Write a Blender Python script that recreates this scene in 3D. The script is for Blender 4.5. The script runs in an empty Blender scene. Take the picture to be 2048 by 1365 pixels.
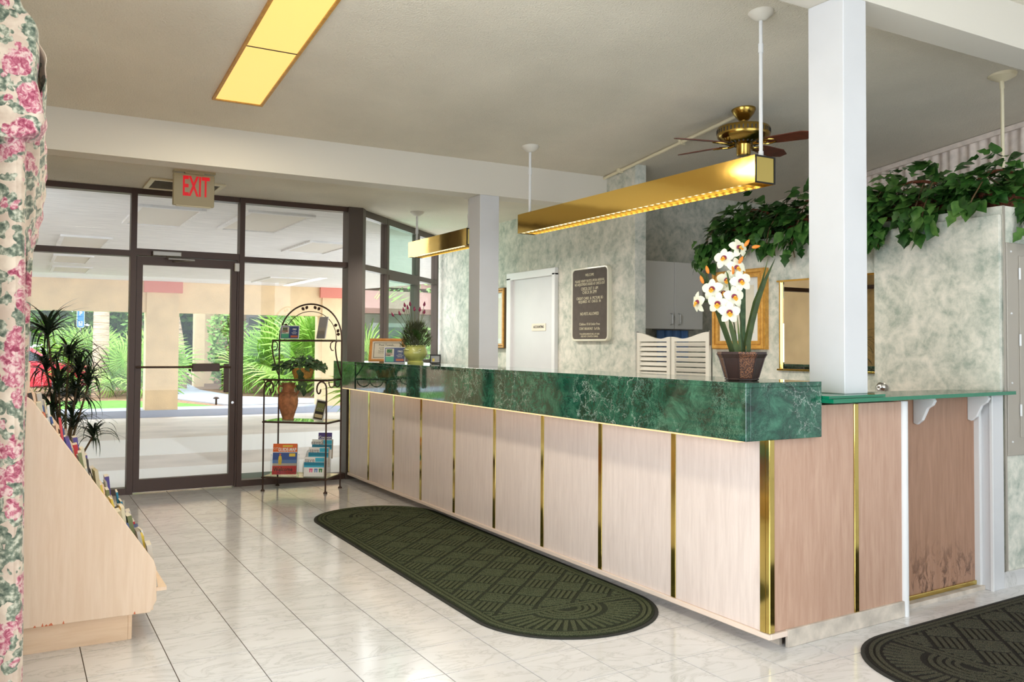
import bpy, bmesh, math, random
from mathutils import Vector, Matrix
random.seed(7)
PI = math.pi
S = bpy.context.scene
COL = S.collection
# ---------------------------------------------------------------- camera
W_, H_ = 2048.0, 1365.0
F_PX, YAW, PITCH, ROLL, CY = 1735.0, math.radians(29.886), math.radians(1.65), math.radians(.382), 643.9
fw = Vector((math.sin(YAW)*math.cos(PITCH), math.cos(YAW)*math.cos(PITCH), math.sin(PITCH)))
rt = Vector((math.cos(YAW), -math.sin(YAW), 0)); up = rt.cross(fw)
R_ = rt*math.cos(ROLL) + up*math.sin(ROLL); U_ = up*math.cos(ROLL) - rt*math.sin(ROLL)
cam = bpy.data.cameras.new('camera'); camo = bpy.data.objects.new('camera', cam); COL.objects.link(camo)
cam.sensor_width = 36; cam.lens = F_PX*36/W_; cam.shift_y = -(H_/2-CY)/W_; cam.clip_start = .05; cam.clip_end = 300
camo.matrix_world = Matrix(((R_.x, U_.x, -fw.x, 0), (R_.y, U_.y, -fw.y, 0), (R_.z, U_.z, -fw.z, 1.28), (0, 0, 0, 1)))
S.camera = camo
# ---------------------------------------------------------------- world, sun, daylight, exposure
wd = bpy.data.worlds.new('sky'); S.world = wd; wd.use_nodes = True
wd.node_tree.nodes['Background'].inputs[0].default_value = (.80, .91, 1, 1)
wd.node_tree.nodes['Background'].inputs[1].default_value = 4.4
def sun(name, e, col, direction, angle):
    l = bpy.data.lights.new(name, 'SUN'); l.energy = e; l.color = col; l.angle = math.radians(angle)
    o = bpy.data.objects.new(name, l); COL.objects.link(o)
    o.rotation_euler = Vector(direction).to_track_quat('-Z', 'Y').to_euler(); return o
sun('sun', 1.6, (1, .95, .86), (-.35, -.5, -1.1), 4)
def area(name, loc, direction, sx, sy, e, col=(1, 1, 1)):
    l = bpy.data.lights.new(name, 'AREA'); l.shape = 'RECTANGLE'; l.size = sx; l.size_y = sy; l.energy = e; l.color = col
    o = bpy.data.objects.new(name, l); COL.objects.link(o); o.location = loc
    o.rotation_euler = Vector(direction).to_track_quat('-Z', 'Y').to_euler(); return o
area('daylight_side_window', (-1.55, 1.15, 1.5), (1, .12, .28), 3.2, 2.2, 93, (.86, .94, 1))
area('daylight_back_window', (2.6, -2.55, 1.5), (0, 1, .30), 5.2, 2.2, 16, (.93, .97, 1))
area('pendant_tubes', (3.475, 4.35, 2.155), (0, 0, -1), .12, 1.8, 14, (1, .95, .86))
area('pendant_tubes', (3.475, 7.36, 2.155), (0, 0, -1), .12, 1.2, 30, (1, .95, .86))
area('angled_window', (3.72, 9.20, 1.85), (.66, -.75, .1), 2.0, 1.4, 22, (.93, .98, 1))
area('fixture_and_fill', (1.2, -.6, 3.44), (0, 0, -1), .5, 2.0, 20, (1, .98, .94))  # added fill lamp behind the view, lifts floor and ceiling; no fixture built
area('fixture_and_fill', (4.2, -.4, 3.44), (0, 0, -1), .5, 2.0, 20, (1, .96, .88))  # second unseen fill lamp, put in for floor-to-ceiling bounce
area('fixture_and_fill', (1.22, 4.45, 2.955), (0, -.1, -1), .26, 2.4, 42, (1, .92, .74))  # real source: the long yellow ceiling light in view
S.view_settings.view_transform = 'Standard'; S.view_settings.look = 'None'; S.view_settings.gamma = 1
S.view_settings.use_curve_mapping = False; S.view_settings.exposure = 0.10
S.cycles.max_bounces = 8; S.cycles.diffuse_bounces = 5; S.cycles.glossy_bounces = 5; S.cycles.transparent_max_bounces = 16
S.cycles.sample_clamp_indirect = 4; S.cycles.caustics_reflective = False; S.cycles.caustics_refractive = False
S.cycles.use_denoising = True
# ---------------------------------------------------------------- materials
def lin(c): return tuple((x/255/12.92 if x/255 <= .04045 else ((x/255+.055)/1.055)**2.4) for x in c)
def rgba(c): return (*lin(c), 1)
class N:
    def __init__(s, name):
        s.m = bpy.data.materials.new(name); s.m.use_nodes = True; s.t = s.m.node_tree; s.b = s.t.nodes['Principled BSDF']
        s.geo = None
    def n(s, typ, **kw):
        o = s.t.nodes.new('ShaderNode'+typ)
        for k, v in kw.items():
            if k.startswith('i_'):
                o.inputs[k[2:].replace('_', ' ')].default_value = v
            else: setattr(o, k, v)
        return o
    def l(s, a, b): s.t.links.new(a, b)
    def set(s, **kw):
        for k, v in kw.items(): s.b.inputs[k.replace('_', ' ')].default_value = v
        return s
    def pos(s, scale=(1, 1, 1), obj=False):
        mp = s.n('Mapping'); mp.inputs['Scale'].default_value = scale
        if obj: s.l(s.n('TexCoord').outputs['Object'], mp.inputs['Vector'])
        else: s.l(s.n('NewGeometry').outputs['Position'], mp.inputs['Vector'])
        return mp.outputs[0]
    def noise(s, vec, scale, detail=3, rough=.5, dist=0):
        o = s.n('TexNoise'); o.inputs['Scale'].default_value = scale; o.inputs['Detail'].default_value = detail
        o.inputs['Roughness'].default_value = rough; o.inputs['Distortion'].default_value = dist
        s.l(vec, o.inputs['Vector']); return o.outputs['Fac']
    def ramp(s, fac, stops, interp='LINEAR'):
        o = s.n('ValToRGB'); e = o.color_ramp.elements; o.color_ramp.interpolation = interp
        while len(e) < len(stops): e.new(.5)
        for q, (p, c) in zip(e, stops): q.position = p; q.color = rgba(c) if len(c) == 3 else c
        s.l(fac, o.inputs[0]); return o.outputs[0]
    def mix(s, fac, a, b):
        o = s.n('Mix', data_type='RGBA')
        for v, i in ((a, 6), (b, 7)):
            if isinstance(v, tuple): o.inputs[i].default_value = rgba(v)
            else: s.l(v, o.inputs[i])
        if isinstance(fac, (int, float)): o.inputs[0].default_value = fac
        else: s.l(fac, o.inputs[0])
        return o.outputs[2]
    def math(s, op, a, b=0.0):
        o = s.n('Math', operation=op)
        for v, i in ((a, 0), (b, 1)):
            if isinstance(v, (int, float)): o.inputs[i].default_value = v
            else: s.l(v, o.inputs[i])
        return o.outputs[0]
    def bump(s, h, strength=.3, dist=.01):
        o = s.n('Bump'); o.inputs['Strength'].default_value = strength; o.inputs['Distance'].default_value = dist
        s.l(h, o.inputs['Height']); s.l(o.outputs[0], s.b.inputs['Normal'])
    def color(s, c):
        if isinstance(c, tuple): s.b.inputs['Base Color'].default_value = rgba(c)
        else: s.l(c, s.b.inputs['Base Color'])
        return s
MAT = {}
def P(name, col, rough=.5, metal=0, var=0, vscale=8, bump=0, bscale=60, stretch=(1, 1, 1), spec=.5, coat=0):
    """plain surface: one colour with a little mottling and relief"""
    k = N(name); k.set(Roughness=rough, Metallic=metal); k.b.inputs['Specular IOR Level'].default_value = spec
    k.b.inputs['Coat Weight'].default_value = coat; k.b.inputs['Coat Roughness'].default_value = .08
    if var:
        d = tuple(max(0, x*(1-var)) for x in col); u = tuple(min(255, x*(1+var*.6)) for x in col)
        k.color(k.ramp(k.noise(k.pos(stretch), vscale, 4), [(.3, d), (.7, u)]))
    else: k.color(col)
    if bump: k.bump(k.noise(k.pos(stretch), bscale, 4), bump)
    MAT[name] = k.m; return k.m
def E_(name, col, strength):
    k = N(name); k.color((20, 20, 20)); k.b.inputs['Emission Color'].default_value = rgba(col); k.b.inputs['Emission Strength'].default_value = strength
    MAT[name] = k.m; return k.m
def sponge(name, a, b, c):
    k = N(name); v = k.pos()
    f1 = k.noise(v, 6.5, 7, .7, .35); f2 = k.noise(v, 26, 5, .65, .3)
    f = k.math('ADD', k.math('MULTIPLY', f1, .7), k.math('MULTIPLY', f2, .3))
    k.color(k.ramp(f, [(.36, a), (.5, b), (.62, c)])); k.set(Roughness=.75); k.bump(f2, .08); MAT[name] = k.m; return k.m
sponge('sponged_wallpaper', (156, 165, 152), (202, 202, 189), (226, 221, 208))
P('ceiling_paint', (224, 215, 197), .9, var=.03, vscale=2, bump=.8, bscale=95)
P('beam_paint', (216, 209, 196), .7)
P('white_paint', (206, 205, 206), .45, var=.02, vscale=3)
P('trim_paint', (222, 221, 220), .4)
P('bronze_frame', (68, 46, 34), .42, .25)
P('grey_frame', (80, 68, 60), .42, .25)
P('dark_gasket', (26, 22, 20), .6)
def brass(name, col, rough, aniso=0):
    k = N(name); k.color(col); k.set(Metallic=1.0, Roughness=rough); k.bump(k.noise(k.pos(), 6, 2), .03, .02); MAT[name] = k.m
brass('polished_brass', (242, 202, 108), .10); brass('pale_brass', (248, 236, 200), .2); brass('antique_brass', (168, 138, 70), .22); brass('brass_strip', (214, 190, 110), .10)
P('chrome', (205, 205, 205), .18, 1); P('dull_metal', (150, 145, 138), .4, .8)
k = N('ceiling_light_lens'); k.color((190, 160, 90))
k.b.inputs['Emission Color'].default_value = rgba((255, 222, 126)); k.b.inputs['Emission Strength'].default_value = .82
k.set(Roughness=.4); MAT['ceiling_light_lens'] = k.m
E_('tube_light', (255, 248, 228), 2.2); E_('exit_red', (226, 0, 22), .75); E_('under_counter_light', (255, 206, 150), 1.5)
# marble floor tile
k = N('marble_tile'); v = k.pos(); rnd = k.n('ObjectInfo').outputs['Random']
va = k.n('VectorMath', operation='ADD'); k.l(v, va.inputs[0]); cmb = k.n('CombineXYZ'); k.l(k.math('MULTIPLY', rnd, 37), cmb.inputs[0]); k.l(k.math('MULTIPLY', rnd, 11), cmb.inputs[2]); k.l(cmb.outputs[0], va.inputs[1])
mp = k.n('Mapping'); mp.inputs['Rotation'].default_value = (0, 0, .6); mp.inputs['Scale'].default_value = (1, 2.4, 1); k.l(va.outputs[0], mp.inputs[0])
f1 = k.noise(mp.outputs[0], 3.0, 6, .6, 1.4)
vein = k.math('ABSOLUTE', k.math('SUBTRACT', f1, .5))
c = k.ramp(vein, [(0, (200, 199, 198)), (.010, (214, 213, 212)), (.05, (223, 222, 222))])
c2 = k.ramp(k.noise(va.outputs[0], 1.7, 3), [(.35, (238, 235, 232)), (.7, (214, 210, 206))])
o = k.n('Mix', data_type='RGBA', blend_type='MULTIPLY'); o.inputs[0].default_value = .55; k.l(c, o.inputs[6]); k.l(c2, o.inputs[7])
k.color(o.outputs[2]); k.set(Roughness=.13); k.b.inputs['Specular IOR Level'].default_value = .55
k.bump(k.noise(v, 5, 2), .004, .02); MAT['marble_tile'] = k.m
P('grout', (92, 80, 68), .9)
# green counter marble
k = N('green_marble'); v = k.pos()
def warpv(scale, amount, vec):
    nz = k.n('TexNoise'); nz.inputs['Scale'].default_value = scale; nz.inputs['Detail'].default_value = 7; nz.inputs['Roughness'].default_value = .65; k.l(vec, nz.inputs['Vector'])
    sc = k.n('VectorMath', operation='SCALE'); sc.inputs['Scale'].default_value = amount; k.l(nz.outputs['Color'], sc.inputs[0])
    ad = k.n('VectorMath', operation='ADD'); k.l(vec, ad.inputs[0]); k.l(sc.outputs[0], ad.inputs[1]); return ad.outputs[0]
wv = warpv(5.5, .42, v)
w1 = k.noise(v, 8.0, 10, .74, .7)
base = k.ramp(w1, [(.34, (10, 36, 27)), (.5, (27, 72, 55)), (.66, (58, 112, 88))])
def veins(scale, w, vec):
    vo = k.n('TexVoronoi', feature='DISTANCE_TO_EDGE'); vo.inputs['Scale'].default_value = scale; k.l(vec, vo.inputs['Vector'])
    return k.ramp(vo.outputs['Distance'], [(0, (255, 255, 255)), (w*.35, (120, 120, 120)), (w, (0, 0, 0))])
def gated(a_, scale, lo, hi, vec=None):
    g = k.ramp(k.noise(vec or v, scale, 4), [(lo, (0, 0, 0)), (hi, (255, 255, 255))]); m_ = k.n('Mix', data_type='RGBA', blend_type='MULTIPLY'); m_.inputs[0].default_value = 1; k.l(a_, m_.inputs[6]); k.l(g, m_.inputs[7]); return m_.outputs[2]
base = k.mix(gated(veins(26, .07, wv), 6, .42, .66), base, (104, 146, 126))
c = k.mix(gated(veins(9, .03, wv), 3.2, .44, .60), base, (206, 214, 204))
k.color(c); k.set(Roughness=.045); k.b.inputs['Specular IOR Level'].default_value = .62
k.b.inputs['Coat Weight'].default_value = .2; k.b.inputs['Coat Roughness'].default_value = .02
MAT['green_marble'] = k.m
# pickled wood
def wood(name, a, b, stretch, rough=.4, scale=5, stains=None):
    k = N(name); v = k.pos(stretch)
    f = k.noise(v, scale, 7, .62, .5); g = k.noise(k.pos(), .9, 2)
    c = k.ramp(f, [(.32, a), (.68, b)])
    c = k.mix(k.math('MULTIPLY', g, .25), c, tuple(x*.9 for x in b))
    if stains:
        z = k.n('SeparateXYZ'); k.l(k.pos(), z.inputs[0])
        low = k.n('MapRange'); low.inputs['From Min'].default_value = .32; low.inputs['From Max'].default_value = .03; k.l(z.outputs[2], low.inputs[0])
        sp = k.ramp(k.noise(k.pos((1, 1, .55)), 16, 5, .7, 1), [(.50, (0, 0, 0)), (.60, (255, 255, 255))])
        mu = k.n('Math', operation='MULTIPLY'); k.l(sp, mu.inputs[0]); k.l(low.outputs[0], mu.inputs[1])
        c = k.mix(k.math('MULTIPLY', mu.outputs[0], .95), c, stains)
    k.color(c); k.set(Roughness=rough); k.bump(f, .05); MAT[name] = k.m
wood('pickled_panel', (213, 196, 187), (229, 213, 204), (9, 9, .8), .3)
wood('side_panel_wood', (178, 140, 118), (198, 162, 140), (9, 9, .8), .4)
wood('gate_wood', (150, 112, 88), (172, 132, 108), (9, 9, .8), .45, stains=(70, 46, 36))
wood('console_wood', (228, 198, 168), (238, 212, 186), (9, 2, .6), .45)
wood('plinth_wood', (226, 192, 156), (236, 206, 174), (1, 2, 12), .45)
wood('fan_blade_wood', (84, 38, 24), (116, 58, 36), (3, 3, 3), .45)
wood('gilt_wood', (176, 122, 44), (214, 160, 72), (6, 6, 6), .35)
wood('honey_wood', (190, 116, 30), (214, 140, 48), (6, 6, 6), .35)
P('pale_rail', (226, 206, 190), .4); P('grey_base', (196, 184, 170), .6, var=.12, vscale=14)
# glass panes
def pane(name, tint, f0=.045):
    k = N(name); t = k.t; t.nodes.remove(k.b); out = t.nodes['Material Output']
    tr = k.n('BsdfTransparent'); tr.inputs[0].default_value = (*tint, 1); gl = k.n('BsdfGlossy'); gl.inputs['Roughness'].default_value = 0.0
    lw = k.n('LayerWeight'); lw.inputs['Blend'].default_value = .5
    p5 = k.math('POWER', lw.outputs['Facing'], 5.0); fac = k.math('ADD', k.math('MULTIPLY', p5, 1-f0), f0)
    mx = k.n('MixShader'); k.l(fac, mx.inputs[0]); k.l(tr.outputs[0], mx.inputs[1]); k.l(gl.outputs[0], mx.inputs[2]); k.l(mx.outputs[0], out.inputs[0])
    MAT[name] = k.m
pane('window_glass', (.985, .99, .985), .02); pane('green_window_glass', (.80, .93, .86), .02); pane('clear_acrylic', (.96, .97, .97), .04); pane('shelf_glass_top', (.80, .92, .86), .06)
P('glass_edge', (0, 112, 78), .12, coat=.4)
k = N('mirror_glass'); k.color((226, 224, 214)); k.set(Metallic=1.0, Roughness=.01); MAT['mirror_glass'] = k.m
# floral chintz
def floral(name):
    k = N(name); v = k.pos((1, .45, 1)); nz = k.n('TexNoise'); nz.inputs['Scale'].default_value = 14; nz.inputs['Detail'].default_value = 3; k.l(v, nz.inputs['Vector'])
    def warp(amount):
        s_ = k.n('VectorMath', operation='SCALE'); s_.inputs['Scale'].default_value = amount; k.l(nz.outputs['Color'], s_.inputs[0])
        a_ = k.n('VectorMath', operation='ADD'); k.l(v, a_.inputs[0]); k.l(s_.outputs[0], a_.inputs[1]); return a_.outputs[0]
    bg = k.ramp(k.noise(v, 20, 3), [(.4, (186, 164, 146)), (.65, (208, 190, 170))])
    def blobs(scale, thr, vec, off):
        vo = k.n('TexVoronoi'); vo.inputs['Scale'].default_value = scale; m_ = k.n('Mapping'); m_.inputs['Location'].default_value = off; k.l(vec, m_.inputs[0]); k.l(m_.outputs[0], vo.inputs['Vector'])
        return k.ramp(vo.outputs['Distance'], [(thr, (255, 255, 255)), (thr+.03, (0, 0, 0))])
    lv = blobs(21, .56, warp(.10), (3, 1, 2)); lc = k.ramp(k.noise(v, 60, 4), [(.35, (62, 76, 64)), (.5, (112, 120, 102)), (.66, (190, 186, 166))])
    c = k.mix(lv, bg, lc)
    ro = blobs(8.0, .40, warp(.10), (.3, .2, .55)); rc = k.ramp(k.noise(v, 52, 4, .6, .8), [(.36, (132, 42, 68)), (.48, (176, 98, 114)), (.6, (206, 176, 168))])
    c = k.mix(ro, c, rc); c = k.mix(blobs(13, .20, warp(.06), (5.3, 2.2, .4)), c, rc)
    k.color(c); k.set(Roughness=.85); k.b.inputs['Sheen Weight'].default_value = .2; MAT[name] = k.m
floral('floral_chintz')
# mats
def mat_pile(name, a, b, c_):
    k = N(name); f = k.noise(k.pos(), 260, 2, .7); k.color(k.ramp(f, [(.38, a), (.5, b), (.66, c_)])); k.set(Roughness=.95); k.b.inputs['Specular IOR Level'].default_value = .2
    k.bump(f, .6, .004); MAT[name] = k.m
mat_pile('mat_green', (18, 22, 15), (38, 44, 30), (66, 70, 50)); mat_pile('mat_green_rib', (36, 42, 28), (66, 72, 48), (108, 110, 82))
mat_pile('mat_dark', (12, 12, 10), (32, 30, 26), (56, 50, 42)); mat_pile('mat_dark_rib', (30, 34, 26), (60, 60, 48), (98, 88, 70))
P('mat_edge', (34, 34, 28), .85)
# plants
def leafmat(name, a, b, c_, rough=.35):
    k = N(name); f = k.noise(k.pos(), 30, 3); r = k.n('ObjectInfo').outputs['Random']
    f2 = k.math('ADD', k.math('MULTIPLY', f, .6), k.math('MULTIPLY', r, .4))
    k.color(k.ramp(f2, [(.25, a), (.5, b), (.8, c_)])); k.set(Roughness=rough); k.b.inputs['Specular IOR Level'].default_value = .28; MAT[name] = k.m
leafmat('ivy_leaf', (24, 52, 18), (48, 88, 34), (92, 128, 60)); leafmat('dark_leaf', (20, 30, 20), (40, 54, 36), (64, 78, 52)); leafmat('blade_leaf', (42, 54, 20), (60, 74, 30), (86, 98, 46), .5)
leafmat('palm_leaf', (92, 136, 40), (134, 178, 66), (192, 216, 120), .5); leafmat('shrub_leaf', (64, 100, 36), (104, 148, 64), (168, 196, 108), .5); leafmat('lavender_leaf', (62, 70, 34), (88, 94, 48), (124, 124, 70), .6)
leafmat('fern_leaf', (34, 52, 32), (62, 86, 54), (104, 124, 84), .5)
P('vine_brown', (92, 72, 44), .7); P('petal_white', (222, 219, 194), .55, var=.03, vscale=30); P('petal_yellow', (224, 160, 48), .5); P('petal_maroon', (120, 22, 60), .5); P('bud_orange', (226, 122, 28), .5); P('bloom_magenta', (140, 36, 74), .6, var=.2, vscale=60)
P('terracotta', (168, 108, 70), .75, var=.25, vscale=26, bump=.15); P('pot_green', (186, 186, 104), .3, var=.12, vscale=12, coat=.4); P('basket_gold', (196, 140, 62), .7, var=.2, vscale=60, bump=.4)
P('wicker', (116, 62, 36), .7, var=.3, vscale=70, bump=.6, bscale=120); P('pot_leather', (50, 30, 25), .4, var=.15, vscale=20)
k = N('pot_weave'); v = k.pos(); f = k.noise(v, 240, 2); k.color(k.ramp(f, [(.4, (40, 22, 16)), (.52, (92, 54, 34)), (.62, (140, 92, 58))])); k.set(Roughness=.5); k.bump(f, .6, .004); MAT['pot_weave'] = k.m
P('iron_brown', (70, 50, 40), .5, .4); P('paper_white', (236, 234, 230), .7); P('paper_cream', (226, 216, 198), .7); P('ink_dark', (60, 56, 52), .7); P('ink_tan', (196, 180, 140), .6)
P('letterboard_felt', (92, 82, 74), .8, var=.06, vscale=20); P('letter_cream', (226, 214, 182), .5); P('board_frame', (214, 208, 186), .35, coat=.3)
P('sign_beige', (186, 172, 136), .5); P('cabinet_grey', (226, 223, 216), .45); P('louver_white', (232, 226, 212), .5); P('panel_grey', (170, 162, 150), .5, .2); P('tan_shade', (196, 164, 112), .85, var=.08, vscale=16, bump=.3, bscale=220)
P('sheer', (232, 216, 204), .8, var=.08, vscale=14)
for n_, c_ in dict(print_red=(206, 52, 56), print_orange=(224, 104, 40), print_blue=(52, 84, 150), print_sky=(92, 136, 196), print_sand=(196, 186, 172), print_yellow=(226, 196, 70), print_teal=(20, 128, 160), print_cyan=(60, 176, 206), print_pink=(232, 90, 140), print_green=(48, 132, 60), print_navy=(60, 78, 128), print_mint=(84, 176, 140), print_rust=(206, 110, 70), print_purple=(84, 66, 140), print_black=(40, 38, 38), print_grey=(160, 156, 154), print_olive=(120, 124, 76)).items(): P(n_, c_, .4)
# outdoors
P('stucco_tan', (240, 211, 170), .9, var=.05, vscale=2.5, bump=.35, bscale=40); P('coral_paint', (222, 138, 122), .8); P('porch_ceiling', (236, 232, 230), .95, var=.05, vscale=3, bump=.4, bscale=30, stretch=(1, 6, 1)); P('soffit_panel', (224, 216, 206), .9); P('drive_paving', (214, 202, 192), .6, var=.08, vscale=1.2, bump=.1); P('drive_band', (236, 232, 228), .6); P('kerb_paint', (176, 182, 200), .7); P('walk_concrete', (180, 182, 192), .8, var=.03, vscale=2); P('lawn_grass', (104, 158, 58), .9, var=.2, vscale=9, bump=.6, bscale=40); P('mulch', (150, 116, 88), .95, var=.3, vscale=12, bump=.6); P('bark', (206, 176, 150), .9, var=.3, vscale=6, stretch=(.4, .4, 6), bump=.5); P('bark_pale', (206, 196, 180), .9, var=.1, vscale=6, bump=.4); P('car_red', (226, 50, 66), .25, coat=.6); P('car_glass', (50, 56, 62), .1); P('tyre', (30, 30, 32), .8); P('sign_blue', (60, 130, 200), .5); P('roof_pink', (128, 88, 76), .8); P('far_wall', (150, 146, 134), .9); P('far_glass', (120, 128, 128), .2); P('door_mat', (104, 116, 104), .95)
# ---------------------------------------------------------------- mesh helpers
class B:
    def __init__(s): s.v = []; s.f = []; s.mi = 0
    def add(s, vs, fs):
        n = len(s.v); s.v += [tuple(x) for x in vs]; s.f += [(tuple(i+n for i in f), s.mi) for f in fs]; return s
    def box(s, x0, x1, y0, y1, z0, z1):
        return s.obox(Vector(((x0+x1)/2, (y0+y1)/2, (z0+z1)/2)), Vector((abs(x1-x0)/2, 0, 0)), Vector((0, abs(y1-y0)/2, 0)), Vector((0, 0, abs(z1-z0)/2)))
    def obox(s, c, a, b, d):
        c, a, b, d = Vector(c), Vector(a), Vector(b), Vector(d)
        vs = [c-a-b-d, c+a-b-d, c+a+b-d, c-a+b-d, c-a-b+d, c+a-b+d, c+a+b+d, c-a+b+d]
        fs = [(0, 3, 2, 1), (4, 5, 6, 7), (0, 1, 5, 4), (1, 2, 6, 5), (2, 3, 7, 6), (3, 0, 4, 7)]
        if a.cross(b).dot(d) < 0: fs = [tuple(reversed(f)) for f in fs]
        return s.add(vs, fs)
    def tube(s, pts, r, n=8, closed=False, cap=True):
        pts = [Vector(p) for p in pts]; m = len(pts); rs = r if isinstance(r, (list, tuple)) else [r]*m
        vs = []; prev = None
        for i, p in enumerate(pts):
            t = (pts[(i+1) % m]-pts[i-1]) if closed else (pts[min(i+1, m-1)]-pts[max(i-1, 0)])
            t = t.normalized() if t.length > 1e-9 else Vector((0, 0, 1))
            if prev is None: a = t.orthogonal().normalized()
            else:
                a = prev-t*prev.dot(t); a = a.normalized() if a.length > 1e-6 else t.orthogonal().normalized()
            prev = a; b = t.cross(a)
            vs += [p+(a*math.cos(2*PI*j/n)+b*math.sin(2*PI*j/n))*rs[i] for j in range(n)]
        fs = []
        for i in range(m if closed else m-1):
            k2 = (i+1) % m
            fs += [(i*n+j, i*n+(j+1) % n, k2*n+(j+1) % n, k2*n+j) for j in range(n)]
        if cap and not closed: fs += [tuple(reversed(range(n))), tuple((m-1)*n+j for j in range(n))]
        return s.add(vs, fs)
    def lathe(s, prof, c=(0, 0, 0), n=24, axis=(0, 0, 1), sx=1, sy=1, phase=0):
        c = Vector(c); ax = Vector(axis).normalized(); a = Vector((1, 0, 0)) if abs(ax.z) > .9 else ax.orthogonal().normalized(); b = ax.cross(a)
        vs = []
        for r, z in prof: vs += [c+ax*z+(a*math.cos(2*PI*j/n+phase)*sx+b*math.sin(2*PI*j/n+phase)*sy)*r for j in range(n)]
        fs = [(i*n+j, i*n+(j+1) % n, (i+1)*n+(j+1) % n, (i+1)*n+j) for i in range(len(prof)-1) for j in range(n)]
        fs += [tuple(reversed(range(n))), tuple((len(prof)-1)*n+j for j in range(n))]
        return s.add(vs, fs)
    def prism(s, poly, o, ux, uy, d):
        """polygon (2D) in the plane o+ux,uy pushed along d"""
        o, ux, uy, d = Vector(o), Vector(ux), Vector(uy), Vector(d); n = len(poly)
        A = sum(poly[i][0]*poly[(i+1) % n][1]-poly[(i+1) % n][0]*poly[i][1] for i in range(n))
        if (A > 0) != (ux.cross(uy).dot(d) > 0): poly = poly[::-1]
        v0 = [o+ux*x+uy*y for x, y in poly]; vs = v0+[p+d for p in v0]
        return s.add(vs, [tuple(reversed(range(n))), tuple(range(n, 2*n))]+[(i, (i+1) % n, n+(i+1) % n, n+i) for i in range(n)])
    def ring(s, outer, inner, o, ux, uy, d):
        o, ux, uy, d = Vector(o), Vector(ux), Vector(uy), Vector(d); n = len(outer)
        f0 = [o+ux*x+uy*y for x, y in outer]; f1 = [o+ux*x+uy*y for x, y in inner]
        vs = f0+f1+[p+d for p in f0]+[p+d for p in f1]; fs = []
        for i in range(n):
            j = (i+1) % n
            fs += [(i, j, n+j, n+i), (2*n+i, 3*n+i, 3*n+j, 2*n+j), (i, 2*n+i, 2*n+j, j), (n+i, n+j, 3*n+j, 3*n+i)]
        return s.add(vs, fs)
    def grid(s, fn, nu, nv, closed_u=False):
        vs = [fn(i/nu, j/nv) for j in range(nv+1) for i in range(nu if closed_u else nu+1)]; w = nu if closed_u else nu+1
        return s.add(vs, [(j*w+i, j*w+(i+1) % w, (j+1)*w+(i+1) % w, (j+1)*w+i) for j in range(nv) for i in range(nu)])
MW = {}
def tag(o, label=None, cat=None, group=None, kind=None):
    for a, b in (('label', label), ('category', cat), ('group', group), ('kind', kind)):
        if b: o[a] = b
    return o
def thing(name, label, cat, loc=(0, 0, 0), rz=0, group=None, kind=None):
    o = bpy.data.objects.new(name, None); o.empty_display_size = .1; COL.objects.link(o); o.location = loc; o.rotation_euler = (0, 0, rz)
    MW[o] = Matrix.Translation(Vector(loc)) @ Matrix.Rotation(rz, 4, 'Z'); return tag(o, label, cat, group, kind)
def mesh(name, b, mats, M=None, smooth=False):
    me = bpy.data.meshes.new(name); vs = b.v
    if M is not None: vs = [tuple(M @ Vector(x)) for x in vs]
    me.from_pydata(vs, [], [f for f, _ in b.f])
    for m in (mats if isinstance(mats, (list, tuple)) else [mats]): me.materials.append(MAT[m])
    me.polygons.foreach_set('material_index', [i for _, i in b.f])
    if smooth:
        me.polygons.foreach_set('use_smooth', [True]*len(b.f))
        try: me.set_sharp_from_angle(angle=math.radians(42))
        except Exception: pass
    me.validate(); me.update(); return me
def obj(name, b, mats, parent=None, smooth=False, local=False, kind=None, label=None, bevel=0):
    M = MW[parent].inverted() if (parent is not None and not local) else None
    o = bpy.data.objects.new(name, mesh(name, b, mats, M, smooth)); COL.objects.link(o)
    if parent is not None: o.parent = parent; MW[o] = MW[parent]
    else: MW[o] = Matrix()
    if bevel:
        m = o.modifiers.new('bevel', 'BEVEL'); m.width = bevel; m.segments = 2; m.limit_method = 'ANGLE'
    return tag(o, label=label, kind=kind)
def inst(name, me, parent, M, label=None):
    """another object on shared mesh data; M places it in the parent's local space"""
    o = bpy.data.objects.new(name, me); COL.objects.link(o); o.parent = parent; o.matrix_local = M; MW[o] = MW[parent] @ M
    return tag(o, label=label)
def copy_tree(o, parent=None):
    c = o.copy(); COL.objects.link(c)
    if parent is not None: c.parent = parent
    for chd in o.children: copy_tree(chd, c)
    return c
def frame3(o, x, y, z): return Matrix(((x[0], y[0], z[0], o[0]), (x[1], y[1], z[1], o[1]), (x[2], y[2], z[2], o[2]), (0, 0, 0, 1)))
def text(name, body, size, o, ux, uy, m, parent, depth=.001, align='CENTER', sx=1.0, bold=0, spacing=1.0):
    cu = bpy.data.curves.new(name, 'FONT'); cu.body = body; cu.size = size; cu.align_x = align; cu.align_y = 'CENTER'; cu.extrude = depth; cu.offset = bold; cu.space_line = spacing; cu.resolution_u = 2
    t = bpy.data.objects.new(name, cu); me = bpy.data.meshes.new_from_object(t); bpy.data.objects.remove(t)
    ux, uy = Vector(ux).normalized(), Vector(uy).normalized(); M = frame3(o, ux*sx, uy, ux.cross(uy))
    if parent is not None: M = MW[parent].inverted() @ M
    me.transform(M); me.materials.clear(); me.materials.append(MAT[m]); me.name = name
    o2 = bpy.data.objects.new(name, me); COL.objects.link(o2)
    if parent is not None: o2.parent = parent
    MW[o2] = Matrix(); return o2
def st(name, b, m, parent=None, smooth=False, **kw): return obj(name, b, m, parent, smooth, kind='structure' if parent is None else None, **kw)
X3, Y3, Z3 = Vector((1, 0, 0)), Vector((0, 1, 0)), Vector((0, 0, 1))
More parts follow.
